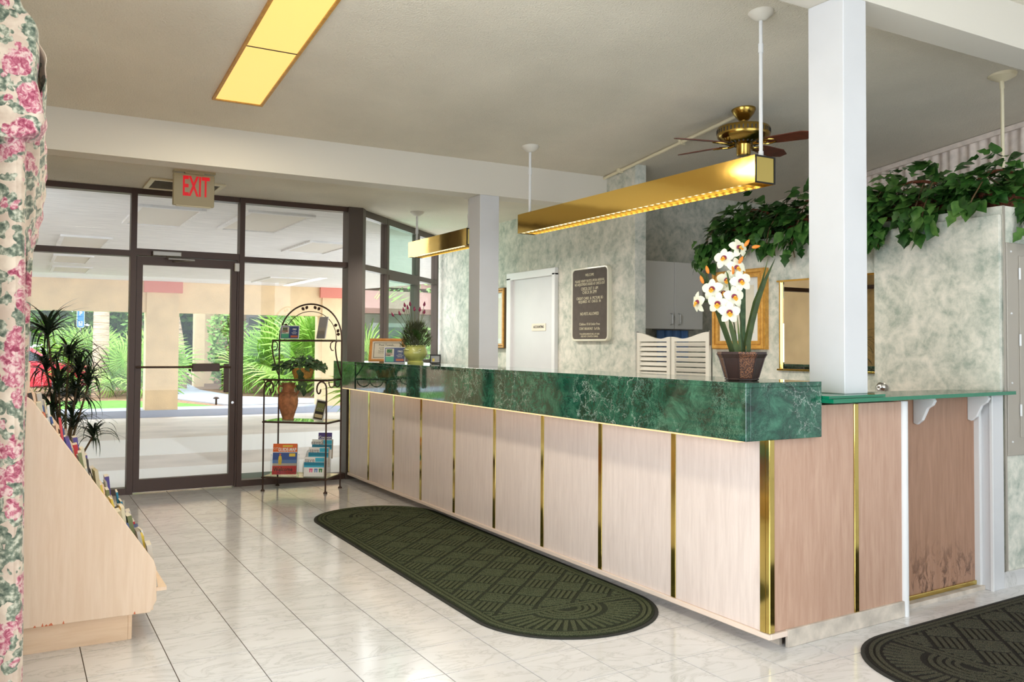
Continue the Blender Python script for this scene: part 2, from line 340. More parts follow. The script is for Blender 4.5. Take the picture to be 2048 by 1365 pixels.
# ================================================================= STRUCTURE
TX, TY, X0, Y0 = .3048, .3139, .27, 3.0956
XS, XP, YF = 4.55, 4.675, 2.76            # sign wall plane, partition plane, electrical-panel wall plane
def ceil_z(y): return 2.797-.105*(y-6.24)
def proj(p):
    d = Vector(p)-camo.matrix_world.translation; z = d.dot(fw)
    return (1024+F_PX*d.dot(R_)/z, CY-F_PX*d.dot(U_)/z, z) if z > .05 else (0, 0, -1)
b = B(); b.prism([(-1.6, -2.6), (6.9, -2.6), (6.9, 9.9), (4.7, 9.9), (2.93, 8.12), (-1.6, 8.12)], (0, 0, -.06), X3, Y3, Z3*.057); floor = st('floor', b, 'grout')
tile_me = mesh('tile', B().box(0, TX-.004, 0, TY-.004, -.012, 0), 'marble_tile')
cand, rest = [], B()
for i in range(-6, 22):
    for j in range(-18, 24):
        x, y = X0+i*TX, Y0+j*TY
        if x > 6.75 or y < -2.5: continue
        if y+TY > 8.17 and x < 2.9: continue
        if y > 9.9 or (y+TY-8.1) > (x+TX-2.9)+.2 and y > 8.0: continue
        cx, cy, z = proj((x+TX/2, y+TY/2, 0))
        hidden = x > 2.86 and y > 2.62
        if z > 0 and -90 < cx < 2140 and cy < 1400 and not hidden: cand.append((z, x, y))
        else: rest.box(x, x+TX-.003, y, y+TY-.003, -.012, 0)
cand.sort()
for z, x, y in cand[:296]: inst('tile', tile_me, floor, Matrix.Translation((x+.0015, y+.0015, 0)))
for z, x, y in cand[296:]: rest.box(x, x+TX-.003, y, y+TY-.003, -.012, 0)
obj('remaining_tiles', rest, 'marble_tile', floor, kind='stuff')
# ceilings and beams
b = B(); b.prism([(-2.6, ceil_z(-2.6)), (6.58, ceil_z(6.58)), (6.58, ceil_z(6.58)+.1), (-2.6, ceil_z(-2.6)+.1)], (-1.6, 0, 0), Y3, Z3, X3*8.5); st('ceiling', b, 'ceiling_paint')
b = B(); b.prism([(-.3, 6.43), (4.66, 6.43), (4.66, 9.9), (2.9, 8.16), (-.3, 8.16)], (0, 0, 2.622), X3, Y3, Z3*.1); st('ceiling', b, 'ceiling_paint')
b = B(); b.box(-.3, XS, 6.24, 6.437, 2.522, 2.90); st('beam', b, 'beam_paint')
b = B(); b.box(-1.5, 6.8, 2.685, 2.89, 2.925, 3.25); st('beam', b, 'beam_paint')
b = B(); b.box(3.28, 3.457, 6.24, 6.437, 0, 2.522); st('column', b, 'white_paint', bevel=.004)
b = B(); b.box(3.30, 3.46, 2.685, 2.89, 1.0725, 2.925); st('column', b, 'white_paint', bevel=.004)
# walls
def wall(name, m, *boxes):
    b = B()
    for q in boxes: b.box(*q)
    return st(name, b, m)
wall('wall_sign', 'sponged_wallpaper', (XS, 4.665, 5.834, 9.76, 0, 2.9))
wall('wall_partition', 'sponged_wallpaper', (XP, XP+.1, YF+.1, 5.03, 0, 2.07), (XP, 6.0, YF, YF+.1, 0, 2.07), (XP+.1, 5.75, 4.93, 5.03, 0, 2.07), (XP+.1, 5.75, YF+.1, 4.93, 2.03, 2.07))
wall('wall_recess', 'sponged_wallpaper', (4.665, 6.9, 6.47, 6.57, 0, 2.95))
wall('wall_right', 'white_paint', (6.8, 6.9, -2.6, 6.5, 0, 3.8))
wall('wall_left', 'beam_paint', (-.30, -.15, 3.2, 8.2, 0, .5), (-.30, -.15, 3.2, 8.2, 2.35, 3.25), (-.30, -.15, 3.2, 3.4, .5, 2.35), (-.30, -.15, 8.0, 8.2, .5, 2.35), (-1.6, -.15, 3.1, 3.25, 0, 3.3))
wall('wall_side', 'white_paint', (-1.7, -1.6, -2.6, 3.2, 0, .35), (-1.7, -1.6, -2.6, 3.2, 2.65, 3.8), (-1.7, -1.6, -2.6, -.5, .35, 2.65), (-1.7, -1.6, 2.8, 3.2, .35, 2.65))
wall('wall_back', 'white_paint', (-1.7, 6.9, -2.7, -2.6, 0, .35), (-1.7, 6.9, -2.7, -2.6, 2.65, 3.9), (-1.7, -.05, -2.7, -2.6, .35, 2.65), (5.25, 6.9, -2.7, -2.6, .35, 2.65))
# tiled baseboard under the electrical panel, each tile its own piece
bb = B(); bb.box(4.62, 6.0, YF-.004, YF, 0, .084); base = st('baseboard_right', bb, 'grout')
for q in range(4): obj('tile', B().box(4.625+q*TX, 4.625+q*TX+TX-.004, YF-.014, YF-.004, 0, .086), 'marble_tile', base)
# tan shade in the left window (seen in the mirror and in reflections)
w7 = thing('window_7', None, None, (-.2, 5.7, .5), kind='structure')
obj('shade', B().box(-.19, -.175, 3.4, 8.0, .5, 2.05), 'tan_shade', w7); obj('rail', B().box(-.2, -.13, 3.4, 8.0, 2.05, 2.10), 'bronze_frame', w7)
obj('shade', B().box(-.19, -.175, 3.4, 8.0, 2.10, 2.35), 'tan_shade', w7)
# ---------------------------------------------------------------- storefront windows
def seg(b, p, q, d, z0, z1, y0, y1):
    """bar from parameter p to q along direction d starting at origin o; local frame o + d*t + nrm*s"""
    o, u, n = d; c = o+u*(p+q)/2+n*(y0+y1)/2+Z3*(z0+z1)/2
    return b.obox(c, u*(q-p)/2, n*(y1-y0)/2, Z3*(z1-z0)/2)
D1 = (Vector((0, 8.1, 0)), X3, Y3)                       # entrance wall
q2 = math.sqrt(.5); D2 = (Vector((2.9, 8.1, 0)), Vector((q2, q2, 0)), Vector((-q2, q2, 0)))   # angled wall
def win(name, m, d, bars, panes, glass='window_glass'):
    t = thing(name, None, None, kind='structure')
    for nm, p, q, z0, z1, hw in bars:
        obj(nm, seg(B(), p, q, d, z0, z1, -hw, hw), m, t)
    for p, q, z0, z1 in panes: obj('pane', seg(B(), p, q, d, z0, z1, -.003, .003), glass, t)
    return t
HW = .052
win('window_1', 'bronze_frame', D1, [('head', -.15, .86, 2.575, 2.63, HW), ('transom_bar', -.15, .86, 2.035, 2.085, HW), ('sill', -.15, .86, 0, .052, HW), ('mullion', .857, .905, 0, 2.63, HW+.004)],
    [(-.14, .86, 2.085, 2.575), (-.14, .86, .052, 2.035)])
win('window_2', 'bronze_frame', D1, [('head', .905, 1.765, 2.575, 2.63, HW), ('transom_bar', .905, 1.765, 2.046, 2.105, HW), ('jamb', 1.752, 1.77, 0, 2.046, HW-.004)], [(.905, 1.765, 2.105, 2.575)])
win('window_3', 'bronze_frame', D1, [('mullion', 1.768, 1.813, 0, 2.63, HW+.004), ('head', 1.813, 2.79, 2.575, 2.63, HW), ('transom_bar', 1.813, 2.79, 2.035, 2.085, HW), ('sill', 1.813, 2.79, 0, .055, HW)],
    [(1.813, 2.79, 2.085, 2.575), (1.813, 2.79, .055, 2.035)])
b = B(); b.prism([(2.785, 8.02), (2.93, 8.02), (3.0, 8.13), (2.93, 8.19), (2.785, 8.19)], (0, 0, 0), X3, Y3, Z3*2.635); st('trim_1', b, 'grey_frame')
s = 1/q2                                                 # X offset -> distance along the angled wall
t1, t1b, t2, t2b, t3, t3b = [(x-2.9)*s for x in (3.299, 3.46, 3.925, 4.094, 4.362, 4.55)]
mc = [(t1+t1b)/2, (t2+t2b)/2, (t3+t3b)/2]; DH = .0375
for i, (a, c, g) in enumerate(((.06, mc[0], 'window_glass'), (mc[0], mc[1], 'green_window_glass'), (mc[1], mc[2], 'window_glass'))):
    a2 = a+.025 if i else a
    bars = [('head', a2, c, 2.555, 2.625, DH), ('transom_bar', a2, c, 2.03, 2.085, DH), ('sill', a2, c, 1.06, 1.125, DH), ('mullion', c-.025, c+.025, 1.06, 2.625, DH+.002)]
    if i == 1: bars += [('sash_rail', a2, c-.025, 1.975, 2.03, .045), ('sash_rail', a2, c-.025, 1.125, 1.16, .045), ('sash_stile', c-.06, c-.025, 1.16, 1.975, .045)]
    win('window_%d' % (4+i), 'grey_frame', D2, bars, [(a2, c-.025, 2.085, 2.555), (a2, c-.025, 1.125, 2.03)], g)
b = B(); seg(b, .06, t3b, D2, 0, 1.06, -.05, .05); st('wall_angled', b, 'beam_paint')
# ---------------------------------------------------------------- door_1: the glazed entrance door
d1 = thing('door_1', None, None, (1.33, 8.1, 0), kind='structure')
def bx(name, m, par, x0, x1, y0, y1, z0, z1, bevel=0, label=None): return obj(name, B().box(x0, x1, y0, y1, z0, z1), m, par, bevel=bevel, label=label)
bx('stile', 'bronze_frame', d1, .909, .958, 8.06, 8.12, .012, 2.04); bx('stile', 'bronze_frame', d1, 1.702, 1.750, 8.06, 8.12, .012, 2.04)
bx('rail', 'bronze_frame', d1, .958, 1.702, 8.06, 8.12, 1.968, 2.04); bx('rail', 'bronze_frame', d1, .958, 1.702, 8.06, 8.12, .012, .118)
bx('pane', 'window_glass', d1, .958, 1.702, 8.087, 8.093, .118, 1.968)
pb = obj('push_bar', B().tube([(.915, 8.02, 1.083), (1.70, 8.02, 1.080)], .009, 8), 'bronze_frame', d1)
bx('push_paddle', 'bronze_frame', d1, 1.368, 1.60, 7.995, 8.035, 1.043, 1.113, .004)
bx('pull_plate', 'bronze_frame', d1, 1.645, 1.685, 8.03, 8.062, .853, 1.11, .003)
cl = bx('closer', 'dull_metal', d1, 1.025, 1.262, 7.99, 8.045, 2.045, 2.088, .006)
bb = B().tube([(1.14, 8.0, 2.042), (1.15, 7.96, 2.02), (1.36, 7.93, 2.015)], .007, 6).tube([(1.36, 7.93, 2.012), (1.20, 8.05, 2.005)], .006, 6); obj('closer_arm', bb, 'dull_metal', cl)
obj('lock', B().lathe([(.012, 0), (.012, .012)], (1.725, 8.06, .76), 12, (0, -1, 0)), 'chrome', d1, True)
bx('sensor', 'paper_white', d1, 1.722, 1.762, 8.02, 8.05, 1.945, 2.018, .004)
# ---------------------------------------------------------------- door_2: accounting door in the sign wall
d2 = thing('door_2', None, None, (XS, 7.48, 0), kind='structure')
bx('panel', 'white_paint', d2, XS-.012, XS-.002, 7.07, 7.88, .01, 2.0)
for y0, y1, z0, z1 in ((7.88, 7.965, 0, 2.0), (7.02, 7.075, 0, 2.0), (7.02, 7.965, 1.975, 2.05)): bx('casing', 'trim_paint', d2, XS-.045, XS, y0, y1, z0, z1, .006)
pl = bx('name_plate', 'paper_cream', d2, XS-.018, XS-.012, 7.225, 7.485, 1.44, 1.512)
text('lettering', 'ACCOUNTING', .034, (XS-.0185, 7.355, 1.478), -Y3, Z3, 'ink_dark', d2, .0004, sx=.85, bold=.0012)
obj('handle', B().tube([(XS-.012, 7.85, 1.045), (XS-.05, 7.85, 1.03), (XS-.05, 7.70, 1.03), (XS-.012, 7.70, 1.045)], .008, 8), 'dull_metal', d2, True)
# ---------------------------------------------------------------- door_3: wallpapered jib door in the partition
d3 = thing('door_3', None, None, (XP, 3.15, 0), kind='structure')
bx('leaf', 'sponged_wallpaper', d3, XP-.03, XP-.004, 2.765, 3.556, .01, 2.02, .002)
kn = obj('knob', B().lathe([(.002, 0), (.031, 0), (.031, .004), (.016, .008), (.018, .012), (.030, .020), (.033, .032), (.026, .044), (.012, .05), (.010, .048), (.002, .047)], (XP-.03, 3.490, 1.044), 20, (-1, 0, 0)), 'chrome', d3, True)
# return trim under the partition's right corner
b = B(); b.box(XP-.004, XP+.012, YF-.006, YF, 0, 2.07); st('trim_2', b, 'panel_grey')
# ================================================================= RECEPTION COUNTER
ct = thing('reception_counter', 'long reception counter faced with pale pickled wood panels and brass strips', 'counter', (2.83, 5.3, 0))
ys = [2.66, 3.276, 3.882, 4.479, 5.083, 5.69, 6.282, 6.85, 7.437, 7.966]
XF = 2.794
obj('carcass', B().box(XF+.02, 3.05, 2.70, 7.966, .05, .892), 'pickled_panel', ct)
for i in range(9):
    obj('front_panel', B().box(XF, XF+.02, ys[i]+(.03 if i == 0 else .017), ys[i+1]-.017, .073, .892), 'pickled_panel', ct)
for i in range(1, 10):
    obj('brass_strip', B().box(XF-.004, XF+.02, ys[i]-.0165, ys[i]+.0165 if i < 9 else ys[i], .073, .892), 'brass_strip', ct, bevel=.002)
obj('base_rail', B().box(XF-.012, XF+.05, 2.652, 7.966, .05, .072), 'pale_rail', ct, bevel=.002)
obj('toe_kick', B().box(2.892, 2.91, 2.70, 7.966, 0, .05), 'grey_base', ct)
obj('light_strip', B().box(2.70, 2.74, 2.75, 7.9, .876, .8915), 'under_counter_light', ct)
mt = thing('marble_counter_top', 'polished green marble counter top with white veins and a deep front edge', 'counter top', (2.86, 5.3, .892))
for y0, y1 in ((2.637, 4.55), (4.552, 6.30), (6.302, 7.97)): obj('front_slab', B().box(2.635, 2.66, y0, y1, .892, 1.115), 'green_marble', mt, bevel=.002)
obj('end_slab', B().box(2.6605, 3.09, 2.637, 2.66, .892, 1.115), 'green_marble', mt, bevel=.002)
for y0, y1 in ((2.637, 4.55), (4.552, 6.30), (6.302, 7.97)): obj('top_slab', B().box(2.635, 3.09, y0, y1, 1.115, 1.136), 'green_marble', mt, bevel=.002)
# side counter: local frame, x along the side, turned a touch towards the camera
SC = math.radians(2.3)
sc = thing('side_counter', 'short end of the counter in pinkish wood with one brass strip and a grey base', 'counter', (XF, 2.66, 0), SC)
def lb(name, m, x0, x1, y0, y1, z0, z1, par=None, bevel=0, label=None): return obj(name, B().box(x0, x1, y0, y1, z0, z1), m, par or sc, local=True, bevel=bevel, label=label)
lb('side_panel', 'side_panel_wood', .028, .562, .002, .02, .075, 1.028); lb('side_panel', 'side_panel_wood', .594, .925, .002, .02, .075, 1.028)
lb('brass_strip', 'brass_strip', .563, .593, -.004, .02, .075, 1.028, bevel=.002)
lb('corner_strip', 'brass_strip', -.004, .028, -.004, .02, .073, .892, bevel=.003); lb('corner_strip', 'brass_strip', -.004, .0, .02, .05, .073, .892)
lb('base_board', 'grey_base', .10, .925, -.012, .004, 0, .076, bevel=.003, label='scuffed grey base board')
lb('base_return', 'pale_rail', 0, .10, -.011, .01, .05, .073, bevel=.002)
lb('side_carcass', 'side_panel_wood', .30, .92, .02, .45, .04, 1.028)
obj('edge_moulding', B().tube([(.945, .004, .0), (.945, .004, 1.03)], .021, 10), 'trim_paint', sc, True, local=True, label='rounded white edge moulding')
# gate between the moulding and the white post
gt = thing('counter_gate', 'scuffed brown wooden gate panel in the white opening beside the side counter', 'gate', (XF, 2.66, 0), SC)
obj('gate_panel', B().box(.968, 1.735, .10, .12, .045, 1.03), 'gate_wood', gt, local=True); obj('sill_strip', B().box(.968, 1.735, .09, .105, .022, .045), 'brass_strip', gt, local=True, bevel=.003); obj('threshold', B().box(.968, 1.735, .055, .12, 0, .022), 'grey_base', gt, local=True)
ps = thing('gate_post', 'square white painted post carrying the right end of the glass shelf', 'post', (4.57, 2.79, 0))
obj('shaft', B().box(4.527, 4.632, 2.742, 2.85, 0, 1.041), 'white_paint', ps, bevel=.003); obj('corner_bead', B().box(4.519, 4.53, 2.737, 2.75, 0, 1.041), 'trim_paint', ps); obj('jamb_stop', B().box(4.505, 4.527, 2.80, 2.85, 0, 1.041), 'trim_paint', ps)
# glass shelf with two scrolled brackets
gs = thing('glass_shelf', 'thick green-edged glass shelf over the side counter and gate', 'shelf', (3.7, 2.8, 1.042))
poly = [(3.092, 2.575), (4.655, 2.685), (4.655, 2.752), (4.5, 2.95), (3.092, 2.98)]
b = B(); b.prism(poly, (0, 0, 1.042), X3, Y3, Z3*.018)
for q, (f, mi) in enumerate(b.f): b.f[q] = (f, 1 if q == 1 else 0)
obj('glass_plate', b, ['glass_edge', 'shelf_glass_top'], gs)
obj('column_plate', B().prism([(3.094, 2.60), (3.50, 2.622), (3.50, 2.95), (3.094, 2.95)], (0, 0, 1.0605), X3, Y3, Z3*.012), 'glass_edge', gs, label='small second glass plate round the column')
prof = [(0, 0), (.105, 0), (.118, -.018), (.105, -.04), (.078, -.058), (.066, -.085), (.05, -.118), (.02, -.142), (0, -.135)]
M = Matrix.Rotation(SC, 4, 'Z')
for x in (1.17, 1.655):
    o = Vector((XF, 2.66, 1.0415))+M @ Vector((x, .10, 0)); ux = M @ Vector((0, -1, 0))
    obj('bracket', B().prism(prof, o, ux, Z3, M @ Vector((.022, 0, 0))), 'trim_paint', gs, bevel=.004, label='white scrolled bracket')
# ================================================================= FLOOR MATS
def mat_obj(name, label, cx, cy, hw, hl, rz, m, mr):
    """runner: long axis along local y, half width hw, half length hl, half-round ends"""
    t = thing(name, label, 'floor mat', (cx, cy, 0), rz); er = hw*.98; L = hl-er
    def outl(d):
        p = [((hw-d)*math.cos(a), L+(er-d)*math.sin(a)) for a in [PI*i/28 for i in range(29)]]
        return p+[(-x, -y) for x, y in p]
    ring = outl(0)
    b = B(); b.prism(ring, (0, 0, 0), X3, Y3, Z3*.005); obj('rubber_edge', b, 'mat_edge', t, local=True)
    b = B(); b.prism(outl(.018), (0, 0, .005), X3, Y3, Z3*.003); obj('pile', b, m, t, local=True)
    ribs = B(); ribs.mi = 0
    def bar(p, q, w=.0088, h=.0046):
        p, q = Vector((*p, .0095)), Vector((*q, .0095)); u = (q-p)/2
        if u.length < .006: return
        n = Vector((-u.y, u.x, 0)).normalized()*w; ribs.obox((p+q)/2, u, n, (0, 0, h/2))
    # border line: two concentric rings of ribs
    for d in (.040, .066):
        o2 = outl(d)
        for i in range(len(o2)): bar(o2[i], o2[(i+1) % len(o2)], .008)
    # basket-weave field turned 45 degrees
    w, l = hw-.085, L-.02; sq = .155
    def clip(p, q):
        t0, t1 = 0, 1; dx, dy = q[0]-p[0], q[1]-p[1]
        for a, d_ in ((p[0]+w, -dx), (w-p[0], dx), (p[1]+l, -dy), (l-p[1], dy)):
            if abs(d_) < 1e-9:
                if a < 0: return None
            else:
                r = a/d_
                if d_ < 0: t0 = max(t0, r) if False else t0
            # Liang-Barsky
        t0, t1 = 0.0, 1.0
        for pp, qq in ((-dx, p[0]+w), (dx, w-p[0]), (-dy, p[1]+l), (dy, l-p[1])):
            if abs(pp) < 1e-9:
                if qq < 0: return None
            else:
                r = qq/pp
                if pp < 0: t0 = max(t0, r)
                else: t1 = min(t1, r)
        return ((p[0]+dx*t0, p[1]+dy*t0), (p[0]+dx*t1, p[1]+dy*t1)) if t1-t0 > .02 else None
    u, v = (q2, q2), (-q2, q2); n = int((w+l)/sq)+2
    for i in range(-n, n):
        for j in range(-n, n):
            c = ((i+.5)*sq*u[0]+(j+.5)*sq*v[0], (i+.5)*sq*u[1]+(j+.5)*sq*v[1])
            if abs(c[0]) > w+sq or abs(c[1]) > l+sq: continue
            a, d = (u, v) if (i+j) % 2 else (v, u)
            for k_ in range(5):
                e = (k_-2)*.0285; hl_ = sq/2-.009
                s_ = clip((c[0]-a[0]*hl_+d[0]*e, c[1]-a[1]*hl_+d[1]*e), (c[0]+a[0]*hl_+d[0]*e, c[1]+a[1]*hl_+d[1]*e))
                if s_: bar(*s_)
    # half-round ends: bars across, arcs and rays
    for sg in (1, -1):
        for dy in (.0, .03): bar((-w, sg*(L+dy)), (w, sg*(L+dy)))
        for r in (.06, .09, .12, .15):
            pts = [(r*1.12*math.cos(PI*i/12), sg*(L+.045+r*math.sin(PI*i/12))) for i in range(13)]
            for i in range(12): bar(pts[i], pts[i+1], .0095)
        for i in range(1, 24):
            a = PI*i/24; r0, r1 = .185, hw-.10
            e1 = er-.10-.045
            bar((r0*1.12*math.cos(a), sg*(L+.045+r0*math.sin(a))), ((r1)*math.cos(a), sg*(L+.045+max(.19, e1)*math.sin(a))), .0095)
    obj('rib_pattern', ribs, mr, t, local=True, kind='stuff'); return t
mat_obj('floor_mat', 'long dark green runner mat lying along the reception counter', 2.372, 4.86, .472, 1.725, math.radians(-.6), 'mat_green', 'mat_green_rib')
mat_obj('floor_mat', 'blackish brown half-round mat in front of the counter gate', 4.32, 2.155, .455, 1.36, math.radians(-87.5), 'mat_dark', 'mat_dark_rib')
# ================================================================= CEILING FIXTURES
cl = thing('ceiling_light', 'long recessed ceiling light with glowing yellow panels and bronze trim', 'ceiling light', (1.23, 4.4, ceil_z(4.4)))
sl = Vector((0, 1, -.105)).normalized(); nn = Vector((0, -.105, -1)).normalized()
def onceil(x, y, d=0): return Vector((x, y, ceil_z(y)))+nn*d
def cbar(b, x0, x1, y0, y1, d0, d1):
    c = onceil((x0+x1)/2, (y0+y1)/2, (d0+d1)/2); return b.obox(c, X3*(x1-x0)/2, sl*(y1-y0)/2*math.sqrt(1+.105**2), -nn*(d1-d0)/2)
for y0, y1 in ((4.858, 5.69), (4.02, 4.848), (3.18, 4.01)): obj('light_panel', cbar(B(), 1.085, 1.365, y0, y1, .0, .008), 'ceiling_light_lens', cl)
obj('divider', cbar(B(), 1.083, 1.367, 4.848, 4.858, 0, .010), 'bronze_frame', cl); obj('divider', cbar(B(), 1.083, 1.367, 4.01, 4.02, 0, .010), 'bronze_frame', cl)
for x0, x1 in ((1.066, 1.083), (1.367, 1.384)): obj('trim', cbar(B(), x0, x1, 3.16, 5.71, 0, .014), 'gilt_wood', cl)
for y0, y1 in ((5.692, 5.71), (3.16, 3.178)): obj('trim', cbar(B(), 1.083, 1.367, y0, y1, 0, .014), 'gilt_wood', cl)
# air vent
av = thing('air_vent', 'cream ceiling air vent with grey slats behind the exit sign', 'vent', (1.2, 7.7, 2.622))
for q in ((.93, 1.52, 7.46, 7.50), (.93, 1.52, 7.91, 7.95), (.93, .97, 7.50, 7.91), (1.205, 1.235, 7.50, 7.91), (1.48, 1.52, 7.50, 7.91)): obj('frame', B().box(q[0], q[1], q[2], q[3], 2.606, 2.622), 'letter_cream', av, bevel=.003)
obj('backing', B().box(.95, 1.50, 7.48, 7.93, 2.6215, 2.624), 'ink_dark', av)
for x0, x1 in ((.972, 1.203), (1.237, 1.478)):
    for j in range(9): obj('slat', B().obox(((x0+x1)/2, 7.525+j*.046, 2.614), ((x1-x0)/2, 0, 0), (0, .018, .006), (0, -.0006, .0012)), 'panel_grey', av)
# exit sign
es = thing('exit_sign', 'beige ceiling exit sign with glowing red letters above the glass door', 'exit sign', (1.19, 7.03, 2.35))
obj('housing', B().box(1.037, 1.338, 7.0, 7.055, 2.35, 2.595), 'sign_beige', es, bevel=.005)
obj('mount', B().box(1.12, 1.26, 6.995, 7.06, 2.595, 2.612), 'sign_beige', es, bevel=.003); obj('canopy', B().box(1.04, 1.345, 7.0, 7.09, 2.606, 2.622), 'sign_beige', es); obj('bottom_clip', B().box(1.06, 1.315, 7.005, 7.05, 2.345, 2.35), 'letter_cream', es)
text('lettering', 'EXIT', .215, (1.200, 6.9985, 2.492), X3, Z3, 'exit_red', es, .0012, sx=.455, bold=.004)
# pendant lamps
def pendant(label, y0, y1, rods, ceil):
    t = thing('pendant_lamp', label, 'pendant lamp', (3.475, (y0+y1)/2, 2.165), group=None); x0, x1, z0, z1 = 3.40, 3.55, 2.163, 2.312
    obj('side_plate', B().box(x0, x0+.004, y0, y1, z0, z1), 'polished_brass', t); obj('side_plate', B().box(x1-.004, x1, y0, y1, z0, z1), 'polished_brass', t)
    obj('top_plate', B().box(x0+.004, x1-.004, y0, y1, z1-.004, z1), 'polished_brass', t)
    for y, d in ((y0, 1), (y1, -1)):
        e = obj('end_cap', B().box(x0+.004, x1-.004, y, y+d*.006, z0+.004, z1-.004), 'brass_strip', t)
        bb = B()
        for q in ((x0+.001, x0+.010, z0, z1), (x1-.010, x1-.001, z0, z1), (x0+.010, x1-.010, z0, z0+.008), (x0+.010, x1-.010, z1-.008, z1)): bb.box(q[0], q[1], y-d*.003, y+d*.002, q[2], q[3])
        obj('edge_trim', bb, 'dark_gasket', e)
    ym = (y0+y1)/2; n = int((y1-y0)/.058)
    for j in range(n):
        y = y0+.03+(y1-y0-.06)*j/(n-1)
        obj('louver_blade', B().obox(((x0+x1)/2, y, z0+.016), ((x1-x0)/2-.005, 0, 0), (0, .0008, 0), (0, .006, .0145)), 'pale_brass', t)
    obj('reflector', B().box(x0+.005, x1-.005, y0+.01, y1-.01, z1-.06, z1-.055), 'pale_brass', t)
    obj('tube', B().tube([(3.475, y0+.08, z0+.06), (3.475, y1-.08, z0+.06)], .013, 8), 'tube_light', t, True)
    for y in rods:
        c = ceil(y); r = obj('hanging_rod', B().tube([(3.475, y, z1), (3.475, y, c-.02)], .0105, 10).tube([(3.475, y, c-.22), (3.475, y, c-.17)], .0145, 10).tube([(3.475, y, z1), (3.475, y, z1+.03)], .014, 10), 'trim_paint', t, True)
        obj('canopy', B().lathe([(.012, -.045), (.03, -.04), (.066, -.012), (.072, .008), (.002, .012)], (3.475, y, c), 24, (0, 0, 1)), 'beam_paint', r, True)
    return t
pendant('polished brass box pendant lamp hanging nearest over the counter', 3.335, 5.835, (3.365, 5.78), ceil_z)
pendant('farther brass box pendant lamp partly behind the white column', 6.72, 8.0, (6.82, 7.965), lambda y: 2.622)
hr = thing('hanging_rod', 'thin white ceiling rod whose lower end disappears into the ivy at right', 'rod', (5.648, 3.33, 2.3))
obj('rod', B().tube([(5.648, 3.33, 2.34), (5.648, 3.33, 3.09)], .0115, 10).tube([(5.648, 3.33, 3.01), (5.64, 3.33, 3.075)], .015, 8), 'letter_cream', hr, True); obj('canopy', B().lathe([(.012, -.045), (.03, -.04), (.085, -.012), (.092, .008), (.002, .012)], (5.648, 3.33, ceil_z(3.33)), 24), 'letter_cream', hr, True)
# ceiling fan
fx, fy = 4.476, 4.5; cz = ceil_z(fy)
fn = thing('ceiling_fan', 'antique brass ceiling fan with four reddish brown wooden blades', 'ceiling fan', (fx, fy, 2.64))
obj('canopy', B().lathe([(.085, .01), (.086, -.004), (.074, -.03), (.048, -.062), (.034, -.078), (.002, -.08)][::-1], (fx, fy, cz), 28), 'antique_brass', fn, True)
obj('down_rod', B().tube([(fx, fy, cz-.07), (fx, fy, 2.86)], .018, 14).tube([(fx, fy, 2.895), (fx, fy, 2.865)], .03, 14), 'antique_brass', fn, True)
mo = obj('motor_housing', B().lathe([(.002, 2.868), (.12, 2.866), (.176, 2.852), (.186, 2.84), (.186, 2.795), (.18, 2.778), (.14, 2.745), (.07, 2.728), (.002, 2.728)][::-1], (fx, fy, 0), 40), 'antique_brass', fn, True)
vs_ = B()
for i in range(40):
    a = 2*PI*i/40; c = Vector((fx+.186*math.cos(a), fy+.186*math.sin(a), 2.818)); vs_.obox(c, Vector((-math.sin(a), math.cos(a), 0))*.004, (0, 0, .014), Vector((math.cos(a), math.sin(a), 0))*.002)
for i in range(24):
    a = 2*PI*i/24; r = Vector((math.cos(a), math.sin(a), 0)); vs_.obox(Vector((fx, fy, 2.755))+r*.135, Vector((-r.y, r.x, 0))*.005, r*.03+Vector((0, 0, .022)), Vector((0, 0, -1))*.003+r*.003)
obj('vent_slots', vs_, 'ink_dark', mo)
obj('switch_cup', B().lathe([(.002, 2.648), (.045, 2.648), (.05, 2.656), (.05, 2.715), (.055, 2.73), (.002, 2.73)], (fx, fy, 0), 24), 'antique_brass', fn, True)
obj('pull_chain', B().tube([(fx-.03, fy, 2.65), (fx-.03, fy, 2.56)], .0018, 5), 'antique_brass', fn)
rx = Vector((R_.x, R_.y, 0)).normalized(); dp = Vector((fw.x, fw.y, 0)).normalized()
for ang in (-38, 42, 136, 196):
    a = math.radians(ang); d = rx*math.cos(a)+dp*math.sin(a); n = Vector((-d.y, d.x, 0)); tilt = (n*math.cos(.21)-Z3*math.sin(.21)); nz = d.cross(tilt)
    o = Vector((fx, fy, 2.735))
    outline = [(.17, -.045), (.24, -.055), (.43, -.066), (.53, -.03), (.53, .03), (.43, .066), (.24, .055), (.17, .045)]
    obj('blade', B().prism(outline, o-nz*.003, d, tilt, nz*.006), 'fan_blade_wood', fn)
    ir = B(); ir.tube([o+d*.07-Z3*.005, o+d*.12-Z3*.012, o+d*.17-Z3*.006], .009, 8)
    for sgn in (-1, 1): ir.tube([o+d*.12-Z3*.01, o+d*.15+tilt*.03*sgn-Z3*.01, o+d*.20+tilt*.034*sgn-nz*.006, o+d*.23+tilt*.02*sgn-nz*.006], .006, 6)
    obj('blade_iron', ir, 'antique_brass', fn, True)
cd = thing('ceiling_conduit', 'straight cream conduit running across the ceiling to the fan canopy', 'conduit', (4.53, 5.4, 2.85))
obj('tube', B().tube([(4.52, 6.24, ceil_z(6.24)-.016), (fx+.02, fy+.08, ceil_z(fy+.08)-.016)], .014, 8), 'letter_cream', cd, True)
for y in (6.0, 5.2): obj('clip', B().box(4.485, 4.54, y-.01, y+.01, ceil_z(y)-.034, ceil_z(y)+.002), 'letter_cream', cd)
